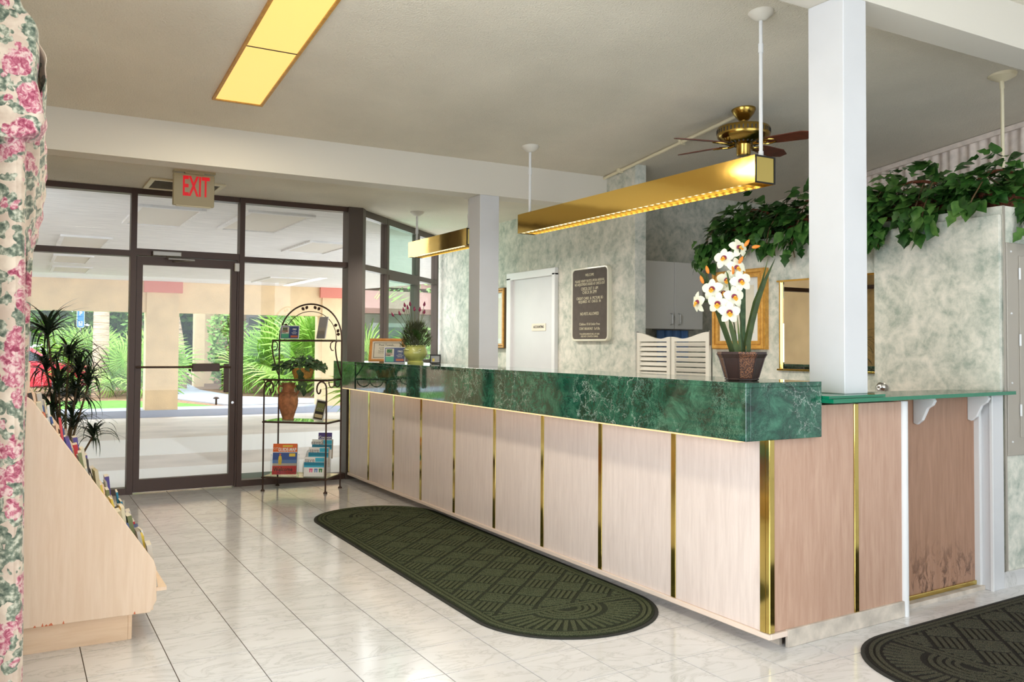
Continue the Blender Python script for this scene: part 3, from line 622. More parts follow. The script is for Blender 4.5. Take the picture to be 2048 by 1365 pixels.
# ================================================================= WALL OBJECTS BEHIND THE COUNTER
def rrect(w, h, r, n=5):
    p = []
    for cx, cy, a0 in ((w-r, h-r, 0), (-w+r, h-r, PI/2), (-w+r, -h+r, PI), (w-r, -h+r, 1.5*PI)):
        p += [(cx+r*math.cos(a0+PI/2*i/n), cy+r*math.sin(a0+PI/2*i/n)) for i in range(n+1)]
    return p
sy_, sz_ = 6.447, 1.671; sw, sh = .288, .336
sb = thing('letter_board', 'brown letter board with cream lettering and rounded cream frame on the papered wall', 'letter board', (XS, sy_, 1.335))
b = B(); b.ring(rrect(sw, sh, .05), rrect(sw-.018, sh-.018, .036), (XS-.042, sy_, sz_), -Y3, Z3, X3*.042); obj('frame', b, 'board_frame', sb, bevel=.004)
b = B(); b.prism(rrect(sw-.018, sh-.018, .036), (XS-.036, sy_, sz_), -Y3, Z3, X3*.02); obj('felt_panel', b, 'letterboard_felt', sb)
gr = B()
for i in range(44):
    z = sz_-sh+.03+i*(2*sh-.06)/43; gr.box(XS-.0375, XS-.036, sy_-sw+.025, sy_+sw-.025, z-.0035, z+.0035)
obj('letter_grooves', gr, 'letterboard_felt', sb, kind='stuff')
for fr, body, wd_, hgt in ((.084, 'WELCOME', .25, .030), (.168, 'PLEASE VERIFY RATES UPON ARRIVAL', .86, .030), (.215, 'NO ADJUSTMENTS ISSUED AT CHECK-OUT', .88, .030), (.28, 'CHECK-OUT 11 AM', .49, .036), (.332, 'CHECK IN 2PM', .41, .036), (.417, 'CREDIT CARD  &  PICTURE ID', .77, .031), (.465, 'REQUIRED  AT  CHECK  IN', .65, .031), (.64, 'NO PETS ALLOWED', .54, .034), (.787, 'Children 10 & Under Free', .60, .029), (.852, 'CONT BREAKFAST  7a-9:30a', .60, .029), (.928, 'TV & REFRESHMENTS INCL AT OUR', .58, .021), (.962, 'DESK NOT COUNTED CHARGE', .50, .021)):
    sz0 = hgt*1.16
    o = text('lettering', body, sz0, (0, 0, 0), X3, Y3, 'letter_cream', None, .0006, bold=-.0002)
    w0 = max(v.co.x for v in o.data.vertices)-min(v.co.x for v in o.data.vertices); sx = wd_*2*(sw-.02)/w0
    z = sz_+sh-.018-fr*2*(sh-.018)
    o.data.transform(MW[sb].inverted() @ frame3((XS-.0385, sy_, z), -Y3*sx, Z3, -X3)); o.parent = sb
def picture(label, x, y0, y1, z0, z1, fw_, dep, side='gilt_wood', group=None):
    t = thing('framed_picture', label, 'picture', (x, (y0+y1)/2, z0)); yc, zc, w, h = (y0+y1)/2, (z0+z1)/2, (y1-y0)/2, (z1-z0)/2
    R4 = lambda a, c: [(a, c), (-a, c), (-a, -c), (a, -c)]
    b = B(); b.ring(R4(w, h), R4(w-fw_, h-fw_), (x-dep*.75, yc, zc), -Y3, Z3, X3*dep*.75); obj('frame', b, side, t)
    b = B(); b.ring(R4(w-.006, h-.006), R4(w-fw_*.45, h-fw_*.45), (x-dep, yc, zc), -Y3, Z3, X3*dep*.3); obj('outer_bead', b, 'gilt_wood', t, bevel=.003)
    b = B(); b.ring(R4(w-fw_*.6, h-fw_*.6), R4(w-fw_, h-fw_), (x-dep*.88, yc, zc), -Y3, Z3, X3*dep*.2); obj('inner_bead', b, 'gilt_wood', t, bevel=.002)
    obj('mount', B().box(x-dep*.45, x-dep*.3, y0+fw_, y1-fw_, z0+fw_, z1-fw_), 'paper_white', t)
    m_ = .055; obj('print', B().box(x-dep*.47, x-dep*.45, y0+fw_+m_, y1-fw_-m_, z0+fw_+m_, z1-fw_-m_), 'paper_cream', t)
    obj('glazing', B().box(x-dep*.6, x-dep*.58, y0+fw_, y1-fw_, z0+fw_, z1-fw_), 'window_glass', t)
    return t
picture('gilt framed picture with pale mount hanging behind the white orchids', XP, 4.455, 4.985, 1.272, 1.858, .062, .055)
picture('narrow slice of a gilt framed picture showing beside the inner white column', XS, 8.0, 8.42, 1.262, 1.907, .05, .06, 'vine_brown')
# mirror in a brass frame
mr = thing('wall_mirror', 'large mirror with thin brass frame half hidden behind the front column', 'mirror', (XP, 3.95, 1.12))
my0, my1, mz0, mz1 = 3.56, 4.364, 1.126, 1.758
obj('glass', B().box(XP-.012, XP-.004, my0, my1-.062, mz0+.012, mz1-.012), 'mirror_glass', mr)
b = B(); b.add([(XP-.012, my1-.062, mz0+.012), (XP-.012, my1-.062, mz1-.012), (XP-.004, my1-.012, mz1-.012), (XP-.004, my1-.012, mz0+.012), (XP-.003, my1-.062, mz0+.012), (XP-.003, my1-.062, mz1-.012), (XP-.003, my1-.012, mz1-.012), (XP-.003, my1-.012, mz0+.012)], [(0, 1, 2, 3), (4, 7, 6, 5), (0, 3, 7, 4), (1, 5, 6, 2), (0, 4, 5, 1), (3, 2, 6, 7)])
obj('bevelled_strip', b, 'mirror_glass', mr)
for nm, y0, y1, z0, z1 in (('frame_bar', my0, my1, mz0, mz0+.012), ('frame_bar', my0, my1, mz1-.012, mz1), ('frame_bar', my1-.034, my1-.022, mz0+.012, mz1-.012)): obj(nm, B().box(XP-.02, XP-.002, y0, y1, z0, z1), 'polished_brass', mr, bevel=.002)
# electrical panel
ep = thing('electrical_panel', 'grey metal electrical panel on the end wall right of the papered door', 'electrical panel', (4.9, YF, .7))
obj('cover', B().box(4.69, 5.16, YF-.012, YF, .704, 1.868), 'panel_grey', ep, bevel=.003); obj('door', B().box(4.80, 5.06, YF-.017, YF-.012, .80, 1.80), 'panel_grey', ep, bevel=.002)
for z in (1.70, 1.335, .95): obj('hinge', B().tube([(4.798, YF-.019, z-.032), (4.798, YF-.019, z+.032)], .006, 8), 'trim_paint', ep)
for z in (1.82, 1.48, 1.10, .78): obj('screw', B().lathe([(.006, 0), (.005, .004)], (4.727, YF-.012, z), 10, (0, -1, 0)), 'trim_paint', ep)
# wall cabinet in the recess
kc = thing('wall_cabinet', 'pale grey two-door wall cabinet with bow handles above the swing doors', 'cabinet', (5.27, 6.3, 1.455))
obj('body', B().box(4.93, 5.612, 6.19, 6.47, 1.455, 2.068), 'cabinet_grey', kc)
for x0, x1, hx in ((4.926, 5.266, 5.225), (5.271, 5.612, 5.318)):
    dr = obj('door', B().box(x0, x1, 6.17, 6.188, 1.452, 2.07), 'cabinet_grey', kc, bevel=.003)
    obj('handle', B().tube([(hx, 6.17, 1.49), (hx, 6.14, 1.50), (hx, 6.14, 1.585), (hx, 6.17, 1.595)], .006, 8), 'chrome', dr, True)
tw = thing('hanging_cloth', 'blue patterned cloth hanging under the grey wall cabinet', 'cloth', (5.45, 6.40, 1.25))
obj('cloth', B().grid(lambda u, v: (5.25+.4*u, 6.40+.012*math.sin(u*26), 1.445-.3*v), 26, 3), 'print_sky', tw); obj('rail', B().tube([(5.2, 6.40, 1.45), (5.7, 6.40, 1.45)], .006, 6), 'dull_metal', tw)
# louvred swing doors
def cafe(label, hx, hy, ex, ey, flip):
    t = thing('swing_door', label, 'swing door', (hx, hy, .6)); a, e = Vector((hx, hy, 0)), Vector((ex, ey, 0)); u = (e-a).normalized(); L = (e-a).length; n = Vector((-u.y, u.x, 0))*.012
    def bar_(nm, p, q, z0, z1, par=t): return obj(nm, B().obox(a+u*(p+q)/2+Z3*(z0+z1)/2, u*(q-p)/2, n, Z3*(z1-z0)/2), 'louver_white', par)
    bar_('stile', 0, .035, .6, 1.33); bar_('stile', L-.035, L, .6, 1.33); bar_('bottom_rail', .035, L-.035, .6, .68)
    top = [(0, 1.33), (0, 1.405)]+[(L*x, 1.405-.052*(.5-.5*math.cos(PI*min(1, x/.72)))+(.016*(.5-.5*math.cos(PI*(x-.72)/.28)) if x > .72 else 0)) for x in [i/12 for i in range(1, 13)]]+[(L, 1.33)]
    obj('top_rail', B().prism(top, a-n, u, Z3, n*2), 'louver_white', t)
    for i in range(16): obj('slat', B().obox(a+u*L/2+Z3*(.70+i*.0405), u*(L/2-.036), n.normalized()*.009+Z3*.014, n.normalized()*.0025-Z3*.0016), 'louver_white', t)
    obj('hinge', B().tube([tuple(a+Z3*1.30), tuple(a+Z3*1.415)], .009, 8), 'dull_metal', t)
cafe('white louvred swing door hinged at the end of the papered sign wall', 4.575, 5.828, 4.615, 5.448, 0)
cafe('white louvred swing door hinged beside the gilt framed picture', 4.655, 5.036, 4.62, 5.436, 1)
# ================================================================= PLANTS
def leaf_mesh(name, outline, fold, curl, m, nlen=6):
    """leaf along +y, unit length; outline = half widths at nlen+1 stations"""
    b = B(); vs = []
    for i, w in enumerate(outline):
        t = i/(len(outline)-1); z = -curl*t*t
        vs += [(-w, t, z+fold*w), (0, t, z), (w, t, z+fold*w)]
    fs = []
    for i in range(len(outline)-1):
        k_ = i*3; fs += [(k_, k_+1, k_+4, k_+3), (k_+1, k_+2, k_+5, k_+4)]
    b.add(vs, fs); return mesh(name, b, m, smooth=True)
heart = [leaf_mesh('leaf', [.12, .40, .44, .34, .17, .02], f, c, 'ivy_leaf') for f, c in ((.25, .25), (.1, .45), (.35, .1))]
pointy = [leaf_mesh('leaf', [.08, .46, .24, .34, .14, .01], f, c, 'ivy_leaf') for f, c in ((.25, .3), (.1, .2))]
def orient(o, d, upv, size, roll=0.0, w=1.0):
    d = Vector(d).normalized(); upv = Vector(upv); x = d.cross(upv)
    x = x.normalized() if x.length > 1e-4 else d.orthogonal().normalized(); z = x.cross(d)
    if roll: q = Matrix.Rotation(roll, 3, d); x = q @ x; z = q @ z
    return frame3(o, x*size*w, d*size, z*size)
RN = random.Random(11)
def ivy(label, c, half, n, strands, group, seed):
    """c: centre of the basket base, half: (x, y) half lengths; strands: (point, drop) trailing runners"""
    rn = random.Random(seed); c = Vector(c); hx, hy = half
    t = thing('potted_ivy', label, 'potted ivy', c, 0, group)
    b = B(); k_ = 20
    ell = [(math.cos(2*PI*i/k_), math.sin(2*PI*i/k_)) for i in range(k_)]
    prof = [(.86, 0), (1.0, .06), (1.06, .12)]
    vs = [(ex*hx*s_, ey*hy*s_, z) for s_, z in prof for ex, ey in ell]; fs = [(i*k_+j, i*k_+(j+1) % k_, (i+1)*k_+(j+1) % k_, (i+1)*k_+j) for i in range(2) for j in range(k_)]+[tuple(reversed(range(k_))), tuple(2*k_+i for i in range(k_))]
    b.add(vs, fs); bk = obj('basket', b, 'wicker', t, local=True)
    wv = B()
    for z, s_ in ((.015, .9), (.04, .97), (.065, 1.02), (.09, 1.05), (.118, 1.075)): wv.tube([(ex*hx*s_, ey*hy*s_, z) for ex, ey in ell], .009, 5, closed=True)
    obj('woven_bands', wv, 'wicker', bk, local=True)
    hd = B().tube([(0, -hy, .1)]+[(0, -hy*math.cos(PI*i/10), .1+.16*math.sin(PI*i/10)) for i in range(1, 10)]+[(0, hy, .1)], .01, 6); obj('handle', hd, 'wicker', bk, local=True)
    vines = B(); pts = []
    for _ in range(n):
        a = rn.uniform(0, 2*PI); r = math.sqrt(rn.random()); ph = rn.random()
        p = Vector((math.cos(a)*r*hx*1.75-.03, math.sin(a)*r*hy*1.35, .07+.31*(1-r*r*.85)*(.15+.85*ph)))
        if _ % 4 == 0: p = Vector((-hx*1.15-rn.uniform(0, .07), rn.uniform(-1.2, 1.2)*hy, rn.uniform(-.05, .14)))
        d = Vector((math.cos(a)*(.4+r)-.45, math.sin(a)*(.4+r), rn.uniform(-.7, .5))); pts.append((p, d, rn.uniform(.055, .095)))
    for (sp, drop) in strands:
        sp = Vector(sp)-c; path = [Vector((0, sp.y*.8, .14)), Vector((sp.x*.6, sp.y*.95, .2)), sp, sp+Vector((-.02, rn.uniform(-.03, .03), -drop*.5)), sp+Vector((-.03, rn.uniform(-.05, .05), -drop))]
        vines.tube(path, .004, 5)
        for i in range(int(12+drop*60)):
            f = rn.random(); q_ = sp+Vector((-.03*f, 0, -drop*f))+Vector((rn.uniform(-.05, .02), rn.uniform(-.08, .08), rn.uniform(-.01, .03)))
            pts.append((q_, Vector((-.55+rn.uniform(-.3, .3), rn.uniform(-.8, .8), -.8)), rn.uniform(.055, .095)))
    vines.tube([(0, -hy, .12), (-.05, -hy*.3, .22), (0, hy*.5, .2), (0, hy, .13)], .004, 5)
    obj('vine', vines, 'vine_brown', t, local=True)
    more = B()
    for i, (p, d, s_) in enumerate(pts):
        me = rn.choice(heart+pointy); Q = orient(p, d, (-.55+rn.uniform(-.4, .4), rn.uniform(-.5, .3), 1), s_*1.12, rn.uniform(-.5, .5))
        if i >= len(pts)-290: inst('leaf', me, t, Q)
        else: more.add([Q @ v.co for v in me.vertices], [tuple(f.vertices) for f in me.polygons])
    if more.f: obj('inner_leaves', more, 'ivy_leaf', t, True, local=True, kind='stuff')
    return t
LZ = 2.072
ivy('leafy ivy basket at the far end of the ledge above the gilt picture', (4.86, 4.80, LZ), (.13, .24), 340, [((4.62, 5.02, 2.12), .20), ((4.63, 4.86, 2.12), .16), ((4.63, 4.62, 2.12), .13), ((4.72, 5.16, 2.10), .17)], None, 1)
ivy('ivy basket on the ledge just left of the front white column', (4.86, 4.20, LZ), (.13, .25), 330, [((4.62, 4.40, 2.12), .15), ((4.62, 4.16, 2.10), .20), ((4.63, 4.05, 2.12), .1)], None, 2)
ivy('ivy basket on the ledge just right of the front white column', (4.88, 3.46, LZ), (.13, .27), 350, [((4.62, 3.57, 2.12), .25), ((4.62, 3.50, 2.12), .22), ((4.62, 3.26, 2.10), .17), ((4.63, 3.20, 2.12), .12)], None, 3)
ivy('ivy basket on the ledge corner above the electrical panel', (4.98, 2.98, LZ), (.15, .17), 340, [((4.62, 2.90, 2.12), .08), ((4.86, 2.70, 2.12), .20), ((5.02, 2.68, 2.12), .26), ((5.12, 2.70, 2.12), .15)], None, 4)
# orchid arrangement on the counter
oc = Vector((2.834, 2.862, 1.136)); PX = 3.87/F_PX
of = thing('orchid_arrangement', 'white silk orchids with orange buds in an octagonal brown pot on the counter corner', 'flower arrangement', oc)
def op(px, py, dep=0): return oc+rx*((px-1487)*PX)+Z3*((757-py)*PX)-dp*dep
pot = B(); ph8 = PI/8-.52
for i in range(8):
    a0, a1 = 2*PI*i/8+ph8, 2*PI*(i+1)/8+ph8; pot.mi = i % 2
    prof = [(.068, 0), (.072, .012), (.098, .10), (.109, .118), (.108, .128), (.098, .128), (.09, .09), (.065, .012)]
    vs = [(r*math.cos(a), r*math.sin(a), z) for r, z in prof for a in (a0, a1)]
    pot.add(vs, [(2*j, 2*j+1, 2*j+3, 2*j+2) for j in range(len(prof)-1)])
pot.mi = 0; pot.add([(.068*math.cos(2*PI*i/8+ph8), .068*math.sin(2*PI*i/8+ph8), 0) for i in range(8)], [tuple(reversed(range(8)))])
po = obj('pot', pot, ['pot_leather', 'pot_weave'], of, local=True)
sm_ = B()
for i in range(8):
    a = 2*PI*i/8+ph8; sm_.tube([(.0735*math.cos(a), .0735*math.sin(a), .012), (.099*math.cos(a), .099*math.sin(a), .10), (.110*math.cos(a), .110*math.sin(a), .119)], .0028, 5)
sm_.tube([(.071*math.cos(2*PI*i/8+ph8), .071*math.sin(2*PI*i/8+ph8), .006) for i in range(8)], .005, 6, closed=True); obj('piping', sm_, 'pot_leather', po, local=True)
obj('moss', B().lathe([(.092, .10), (.05, .118), (.002, .122)], (0, 0, 0), 16), 'mulch', of, True, local=True)
def petal(b, o, d, n, L, w, cup):
    d, n = d.normalized(), n.normalized(); x = d.cross(n); rows = []
    st_ = [0, .18, .42, .68, .88, 1.0]; wd2 = [.18, .62, 1.0, .94, .58, .12]
    for t_, ww in zip(st_, wd2):
        c_ = o+d*L*t_+n*(cup*L*(t_-t_*t_*1.3)); rows += [c_-x*w*ww+n*.12*w*ww, c_+n*0.0, c_+x*w*ww+n*.12*w*ww]
    b.add(rows, [(3*i+j, 3*i+j+1, 3*i+j+4, 3*i+j+3) for i in range(5) for j in range(2)])
def orchid(px, py, dep, face, size=.050, roll=0.):
    c = op(px, py, dep); n = (rx*face[0]+Z3*face[1]-dp*face[2]).normalized(); up_ = (Z3-n*Z3.dot(n)).normalized(); sd = up_.cross(n)
    b = B()
    for a, L, w in ((90, 1, .33), (18, 1.0, .43), (162, 1.0, .43), (-54, 1, .34), (234, 1, .34)):
        a = math.radians(a)+roll; petal(b, c, sd*math.cos(a)+up_*math.sin(a), n, size*L, size*w, .35)
    f = obj('flower', b, 'petal_white', of, True)
    lip = B(); petal(lip, c+n*.003, n*.8-up_*.55, up_*.8+n*.5, size*.55, size*.24, .5); obj('lip', lip, 'petal_yellow', f, True)
    cr = B().tube([c+n*.006-up_*.002+(sd*math.cos(t_)+up_*math.sin(t_))*size*.20 for t_ in [PI*(-.1+1.2*i/8) for i in range(9)]], [.002, .004, .005, .006, .006, .006, .005, .004, .002], 6); obj('throat', cr, 'petal_maroon', f, True)
    cl_ = B().lathe([(.002, 0), (.006, .006), (.005, .016), (.001, .02)], c+n*.004, 8, n); obj('column', cl_, 'petal_yellow', f, True)
for q in ((1454.5, 622, .07, (-.1, -.1, 1)), (1464.5, 591, .06, (.2, 0, 1)), (1479.6, 560, .05, (.05, .05, 1)), (1481, 491, .0, (.35, .3, .8)), (1400, 601, .0, (-1, -.1, .35)), (1426, 575, .02, (-.5, .1, .9)), (1434, 604, .05, (-.5, -.25, .9)), (1474, 532, .02, (.35, .1, .9)), (1452, 512, .0, (-.5, .2, .8)), (1449, 584, .02, (-.3, .3, .9)), (1488, 540, -.02, (.7, .1, .7)), (1460, 556, -.02, (-.3, .1, .9))):
    orchid(*q[:4], roll=RN.uniform(-.35, .35))
for px, py, dx, dy in ((1494, 482, 9, -13), (1512, 489, 16, -3), (1482, 516, 7, -13), (1465.5, 537, -1, -14), (1415, 536, -2, -8), (1404, 556, -2, -6)):
    c = op(px, py, .03); d = (rx*dx-Z3*dy).normalized(); obj('bud', B().lathe([(.002, -.018), (.007, -.012), (.0085, 0), (.006, .012), (.001, .02)], c, 10, d), 'bud_orange', of, True)
stb = B()
for pts in ([(1484, 735), (1478, 690), (1470, 640), (1466, 600), (1470, 560), (1478, 520), (1484, 485)], [(1490, 735), (1488, 680), (1482, 620), (1460, 580), (1430, 575)], [(1470, 600), (1440, 597), (1404, 600)], [(1478, 530), (1496, 500), (1510, 490)], [(1466, 600), (1420, 560), (1415, 540)], [(1470, 560), (1466, 545)]): stb.tube([op(x, y, .01) for x, y in pts], .0032, 6)
obj('stem', stb, 'blade_leaf', of, True)
def blade(pts, w, dep=0, m='blade_leaf', name='leaf', par=of):
    b = B(); n = len(pts); rows = []
    P3 = [op(x, y, dep+(z if len(q) > 2 else 0)) if (q := (x, y, z)) else None for x, y, z in [(p[0], p[1], p[2] if len(p) > 2 else 0) for p in pts]]
    for i, p in enumerate(P3):
        t_ = (P3[min(i+1, n-1)]-P3[max(i-1, 0)]).normalized(); s_ = t_.cross(dp).normalized(); ww = w*(.45+.55*math.sin(PI*min(1, .25+.75*(i/(n-1))))) if i < n-1 else .001
        rows += [p-s_*ww-dp*.35*ww, p, p+s_*ww-dp*.35*ww]
    b.add(rows, [(3*i+j, 3*i+j+1, 3*i+j+4, 3*i+j+3) for i in range(n-1) for j in range(2)]); return obj(name, b, m, par, True)
blade([(1498, 735), (1498, 680), (1506, 640), (1518, 595), (1532, 555), (1552, 512)], .011, .02)
blade([(1494, 735), (1492, 690), (1500, 650), (1512, 600), (1528, 560), (1540, 512)], .007, .0)
blade([(1486, 735), (1472, 690), (1462, 650), (1458, 630)], .012, .03)
blade([(1490, 735), (1493, 680), (1494, 620), (1495, 570), (1492, 525)], .013, -.04, 'fern_leaf')
blade([(1480, 735), (1468, 690), (1450, 640), (1430, 585), (1412, 545), (1396, 530)], .013, -.03)
blade([(1462, 610), (1460, 580), (1454, 545), (1451, 538)], .005, .04); blade([(1484, 735), (1480, 680), (1476, 630)], .006, .02)
# lavender pot at the far end of the counter
lp = Vector((2.86, 6.56, 1.136)); sL = 6.98/F_PX
lv = thing('lavender_pot', 'bushy green plant with magenta blooms in a yellow-green ceramic pot on the counter', 'potted plant', lp)
obj('pot', B().lathe([(.002, 0), (.066, 0), (.068, .012), (.056, .024), (.082, .05), (.097, .078), (.098, .096), (.088, .122), (.082, .136), (.088, .15), (.08, .152), (.07, .14), (.002, .14)], lp, 32), 'pot_green', lv, True)
for s_ in (.6, -.9): obj('lug', B().tube([lp+rx*.05*s_-dp*.085+Z3*.112, lp+rx*.075*s_-dp*.085+Z3*.118, lp+rx*.1*s_-dp*.045+Z3*.112], [.006, .009, .005], 8), 'pot_green', lv, True)
fol = B(); rn = random.Random(5)
for i in range(1500):
    a = rn.uniform(0, 2*PI); h = rn.random(); R0 = .112*(1-.55*max(0, h-.45)**1.3/.6); r = R0*math.sqrt(rn.random()); p = lp+Vector((math.cos(a)*r, math.sin(a)*r, .135+h*.19))
    d = Vector((math.cos(a)*.6*r/.1+rn.uniform(-.4, .4), math.sin(a)*.6*r/.1+rn.uniform(-.4, .4), .9)).normalized()*rn.uniform(.03, .06); w = d.orthogonal().normalized()*.0042
    fol.add([p-w, p+w, p+d], [(0, 1, 2)])
obj('foliage', fol, 'lavender_leaf', lv, kind='stuff')
for px, py in ((782, 634), (796, 631), (806, 614), (812, 619), (804, 624), (826, 622), (837, 623), (846, 612), (846, 628), (817, 612)):
    c = lp+rx*((px-829)*sL)+Z3*((733-py)*sL); b0 = lp+rx*((px-829)*sL*.35)+Z3*.25
    s0 = obj('flower_stem', B().tube([b0, (b0+c)/2+Z3*.01, c], .002, 5), 'lavender_leaf', lv); d = (c-b0).normalized()+Z3*.6
    obj('bloom', B().lathe([(.002, -.016), (.010, -.010), (.011, .0), (.007, .012), (.001, .026)], c, 8, d), 'bloom_magenta', s0, True)
for i in range(3): inst('leaf', heart[0], lv, orient(Vector((-.0, -.03, .2+.02*i)), (rx*(.4-.4*i)-dp*.5+Z3*.6), -dp+Z3*.5, .065))
# framed notice, small postcard and a tiny frame on the counter
def upright(t, c, w, h, lean, mats, face=None, thick=.012):
    """panel standing at c, facing the camera side; returns (origin, ux, uy, n)"""
    n = -dp if face is None else Vector(face).normalized(); ux = Vector((-n.y, n.x, 0)).normalized(); uy = (Z3*math.cos(lean)-n*math.sin(lean)); nn_ = ux.cross(uy)
    return Vector(c), ux, uy, nn_
fc = thing('framed_notice', 'small honey wood frame holding a printed notice on the marble counter', 'picture frame', (2.86, 7.2, 1.136))
o, ux, uy, nz = upright(fc, (2.86, 7.2, 1.1365), .3, .21, .28, None, face=(-.55, -.85, 0))
R4 = lambda a, c: [(a, c), (-a, c), (-a, -c), (a, -c)]
cc = o+uy*.107
obj('frame', B().ring(R4(.158, .107), R4(.134, .083), cc, ux, uy, nz*.016), 'honey_wood', fc, bevel=.004); obj('paper', B().prism(R4(.134, .083), cc, ux, uy, nz*.005), 'paper_cream', fc)
lb_ = B(); lb_.ring(R4(.118, .070), R4(.114, .066), cc+nz*.005, ux, uy, nz*.0006); obj('printed_border', lb_, 'ink_dark', fc)
text('lettering', 'Pool Towels...', .026, cc+uy*.048+nz*.0055, ux, uy, 'ink_dark', fc, .0004)
text('lettering', 'are available at the front desk\nfor the use of our guests.\nPlease leave a small deposit and\nreturn the towels the same day.\nThank you', .012, cc-uy*.008+nz*.0055, ux, uy, 'ink_dark', fc, .0003, spacing=1.25)
obj('stand', B().obox(cc-nz*.05-uy*.02-Z3*.0, ux*.03, (uy*.08-nz*.028), nz*.002), 'vine_brown', fc)
def postcard(name, label, o, face, w, h, lean):
    t = thing(name, label, 'postcard', o); o, ux, uy, nz = upright(t, o, w, h, lean, None, face); cc = o+uy*h/2
    obj('card', B().prism(R4(w/2, h/2), cc, ux, uy, nz*.003), 'paper_white', t); obj('blue_print', B().prism(R4(w/2-.006, h/2-.006), cc+nz*.003, ux, uy, nz*.0006), 'print_navy', t)
    q = nz*.0037; bx_ = lambda nm, m, x0, x1, y0, y1: obj(nm, B().obox(cc+q+ux*(x0+x1)/2*w+uy*(y0+y1)/2*h, ux*(x1-x0)/2*w, uy*(y1-y0)/2*h, nz*.0004), m, t)
    bx_('photo', 'paper_cream', -.43, -.04, -.1, .40); bx_('photo_trees', 'print_green', -.38, -.12, .14, .36); bx_('photo_roof', 'print_rust', -.43, -.10, .02, .14); bx_('photo_road', 'print_black', -.43, -.2, -.06, 0); bx_('mint_field', 'print_mint', -.43, -.04, -.43, -.1)
    bx_('orange_bar', 'print_rust', .06, .43, -.38, -.24)
    text('lettering', '1963', h*.16, cc+q+ux*w*.24+uy*h*.22, ux, uy, 'paper_white', t, .0005, bold=.0008); text('lettering', 'YOUR\nVACATION\nCENTER', h*.085, cc+q+ux*w*.24-uy*h*.03, ux, uy, 'paper_white', t, .0004)
    obj('easel', B().obox(cc-nz*.03-uy*h*.12, ux*w*.15, uy*h*.32-nz*.02, nz*.0015), 'paper_white', t); return t
postcard('postcard_display', 'blue and white tourist card leaning in front of the honey framed notice', (2.775, 6.80, 1.1365), (-.5, -.86, 0), .178, .135, .16)
sf = thing('small_frame', 'tiny dark frame standing behind the lavender pot', 'picture frame', (3.02, 6.52, 1.136)); o, ux, uy, nz = upright(sf, (3.02, 6.52, 1.1365), .09, .07, .15, None); cc = o+uy*.037
obj('frame', B().ring(R4(.045, .037), R4(.036, .028), cc, ux, uy, nz*.012), 'dark_gasket', sf); obj('picture', B().prism(R4(.036, .028), cc, ux, uy, nz*.004), 'print_grey', sf); obj('spot', B().obox(cc-ux*.015-uy*.008+nz*.005, ux*.009, uy*.012, nz*.001), 'print_yellow', sf)
# ================================================================= BAKER'S RACK
RO = Vector((2.113, 7.943, 0)); ru = Vector((.456, -.395, 0)).normalized(); rv = Vector((-ru.y, ru.x, 0))*-1 if False else Vector((ru.y, -ru.x, 0))
RW, RD = .603, .305
def rp(a, b, z): return RO+ru*a+rv*b+Z3*z
rk = thing('iron_rack', 'arched brown iron rack with glass shelves beside the entrance glass', 'display rack', rp(.3, .15, 0))
for a, b in ((0, 0), (RW, 0)):
    obj('post', B().tube([rp(a, b, 0), rp(a, b, 1.32)], .0075, 8), 'iron_brown', rk, True)
for a in (.01, RW-.01):
    sg = 1 if a < .3 else -1
    pts = [rp(a, RD, 0), rp(a, RD, .80), rp(a, RD, .88)]+[rp(a+sg*(.045-.045*math.cos(t_)), RD, .90+.065*math.sin(t_)) for t_ in [PI*i/8 for i in range(1, 9)]]+[rp(a+sg*(.09-.018*(1-math.cos(t_))), RD, .90-.04*math.sin(t_)-.0) for t_ in [PI*i/6 for i in range(1, 7)]]
    obj('front_post', B().tube(pts, .0075, 8), 'iron_brown', rk, True)
for a, b in ((0, 0), (RW, 0), (.01, RD), (RW-.01, RD)): obj('foot', B().lathe([(.018, 0), (.018, .006), (.008, .02)], rp(a, b, 0), 12), 'iron_brown', rk, True)
for z, dpt in ((.12, RD), (.605, RD), (.975, RD), (1.322, .14)):
    cs = [rp(0, 0, z), rp(RW, 0, z), rp(RW, dpt, z), rp(0, dpt, z)]
    sh_ = obj('shelf_frame', B().tube(cs, .0085, 6, closed=True), 'iron_brown', rk)
    obj('glass_shelf', B().obox(rp(RW/2, dpt/2, z+.009), ru*(RW/2-.008), rv*(dpt/2-.008), Z3*.003), 'shelf_glass_top', sh_)
arc = [rp(RW/2-RW/2*math.cos(t_), 0, 1.32+.335*math.sin(t_)**.9) for t_ in [PI*i/32 for i in range(33)]]
ar = obj('arch', B().tube(arc, .0075, 8), 'iron_brown', rk, True)
arc2 = [rp(RW/2-(RW/2-.05)*math.cos(t_), 0, 1.32+.268*math.sin(t_)**.9) for t_ in [PI*i/28 for i in range(29)]]
obj('inner_arch', B().tube(arc2, .0035, 6), 'iron_brown', rk, True)
lf = leaf_mesh('iron_leaf', [.1, .34, .42, .3, .02], .1, .1, 'iron_brown')
for t_, fl in ((.20, 1), (.34, -1), (.48, 1), (.40*PI, 1), (.465*PI, -1), (.535*PI, 1), (.60*PI, -1), (PI-.48, -1), (PI-.34, 1), (PI-.20, -1)):
    p = rp(RW/2-(RW/2-.012)*math.cos(t_), -.002, 1.32+.32*math.sin(t_)); d = (-ru*-math.cos(t_)*-1*.3+Z3*-.8+ru*(.5*fl)); inst('arch_leaf', lf, ar, MW[rk].inverted() @ orient(p, ru*math.cos(t_)*.7-Z3*math.sin(t_)*.7+ru*.5*fl, rv, .036)); ar.children[-1]
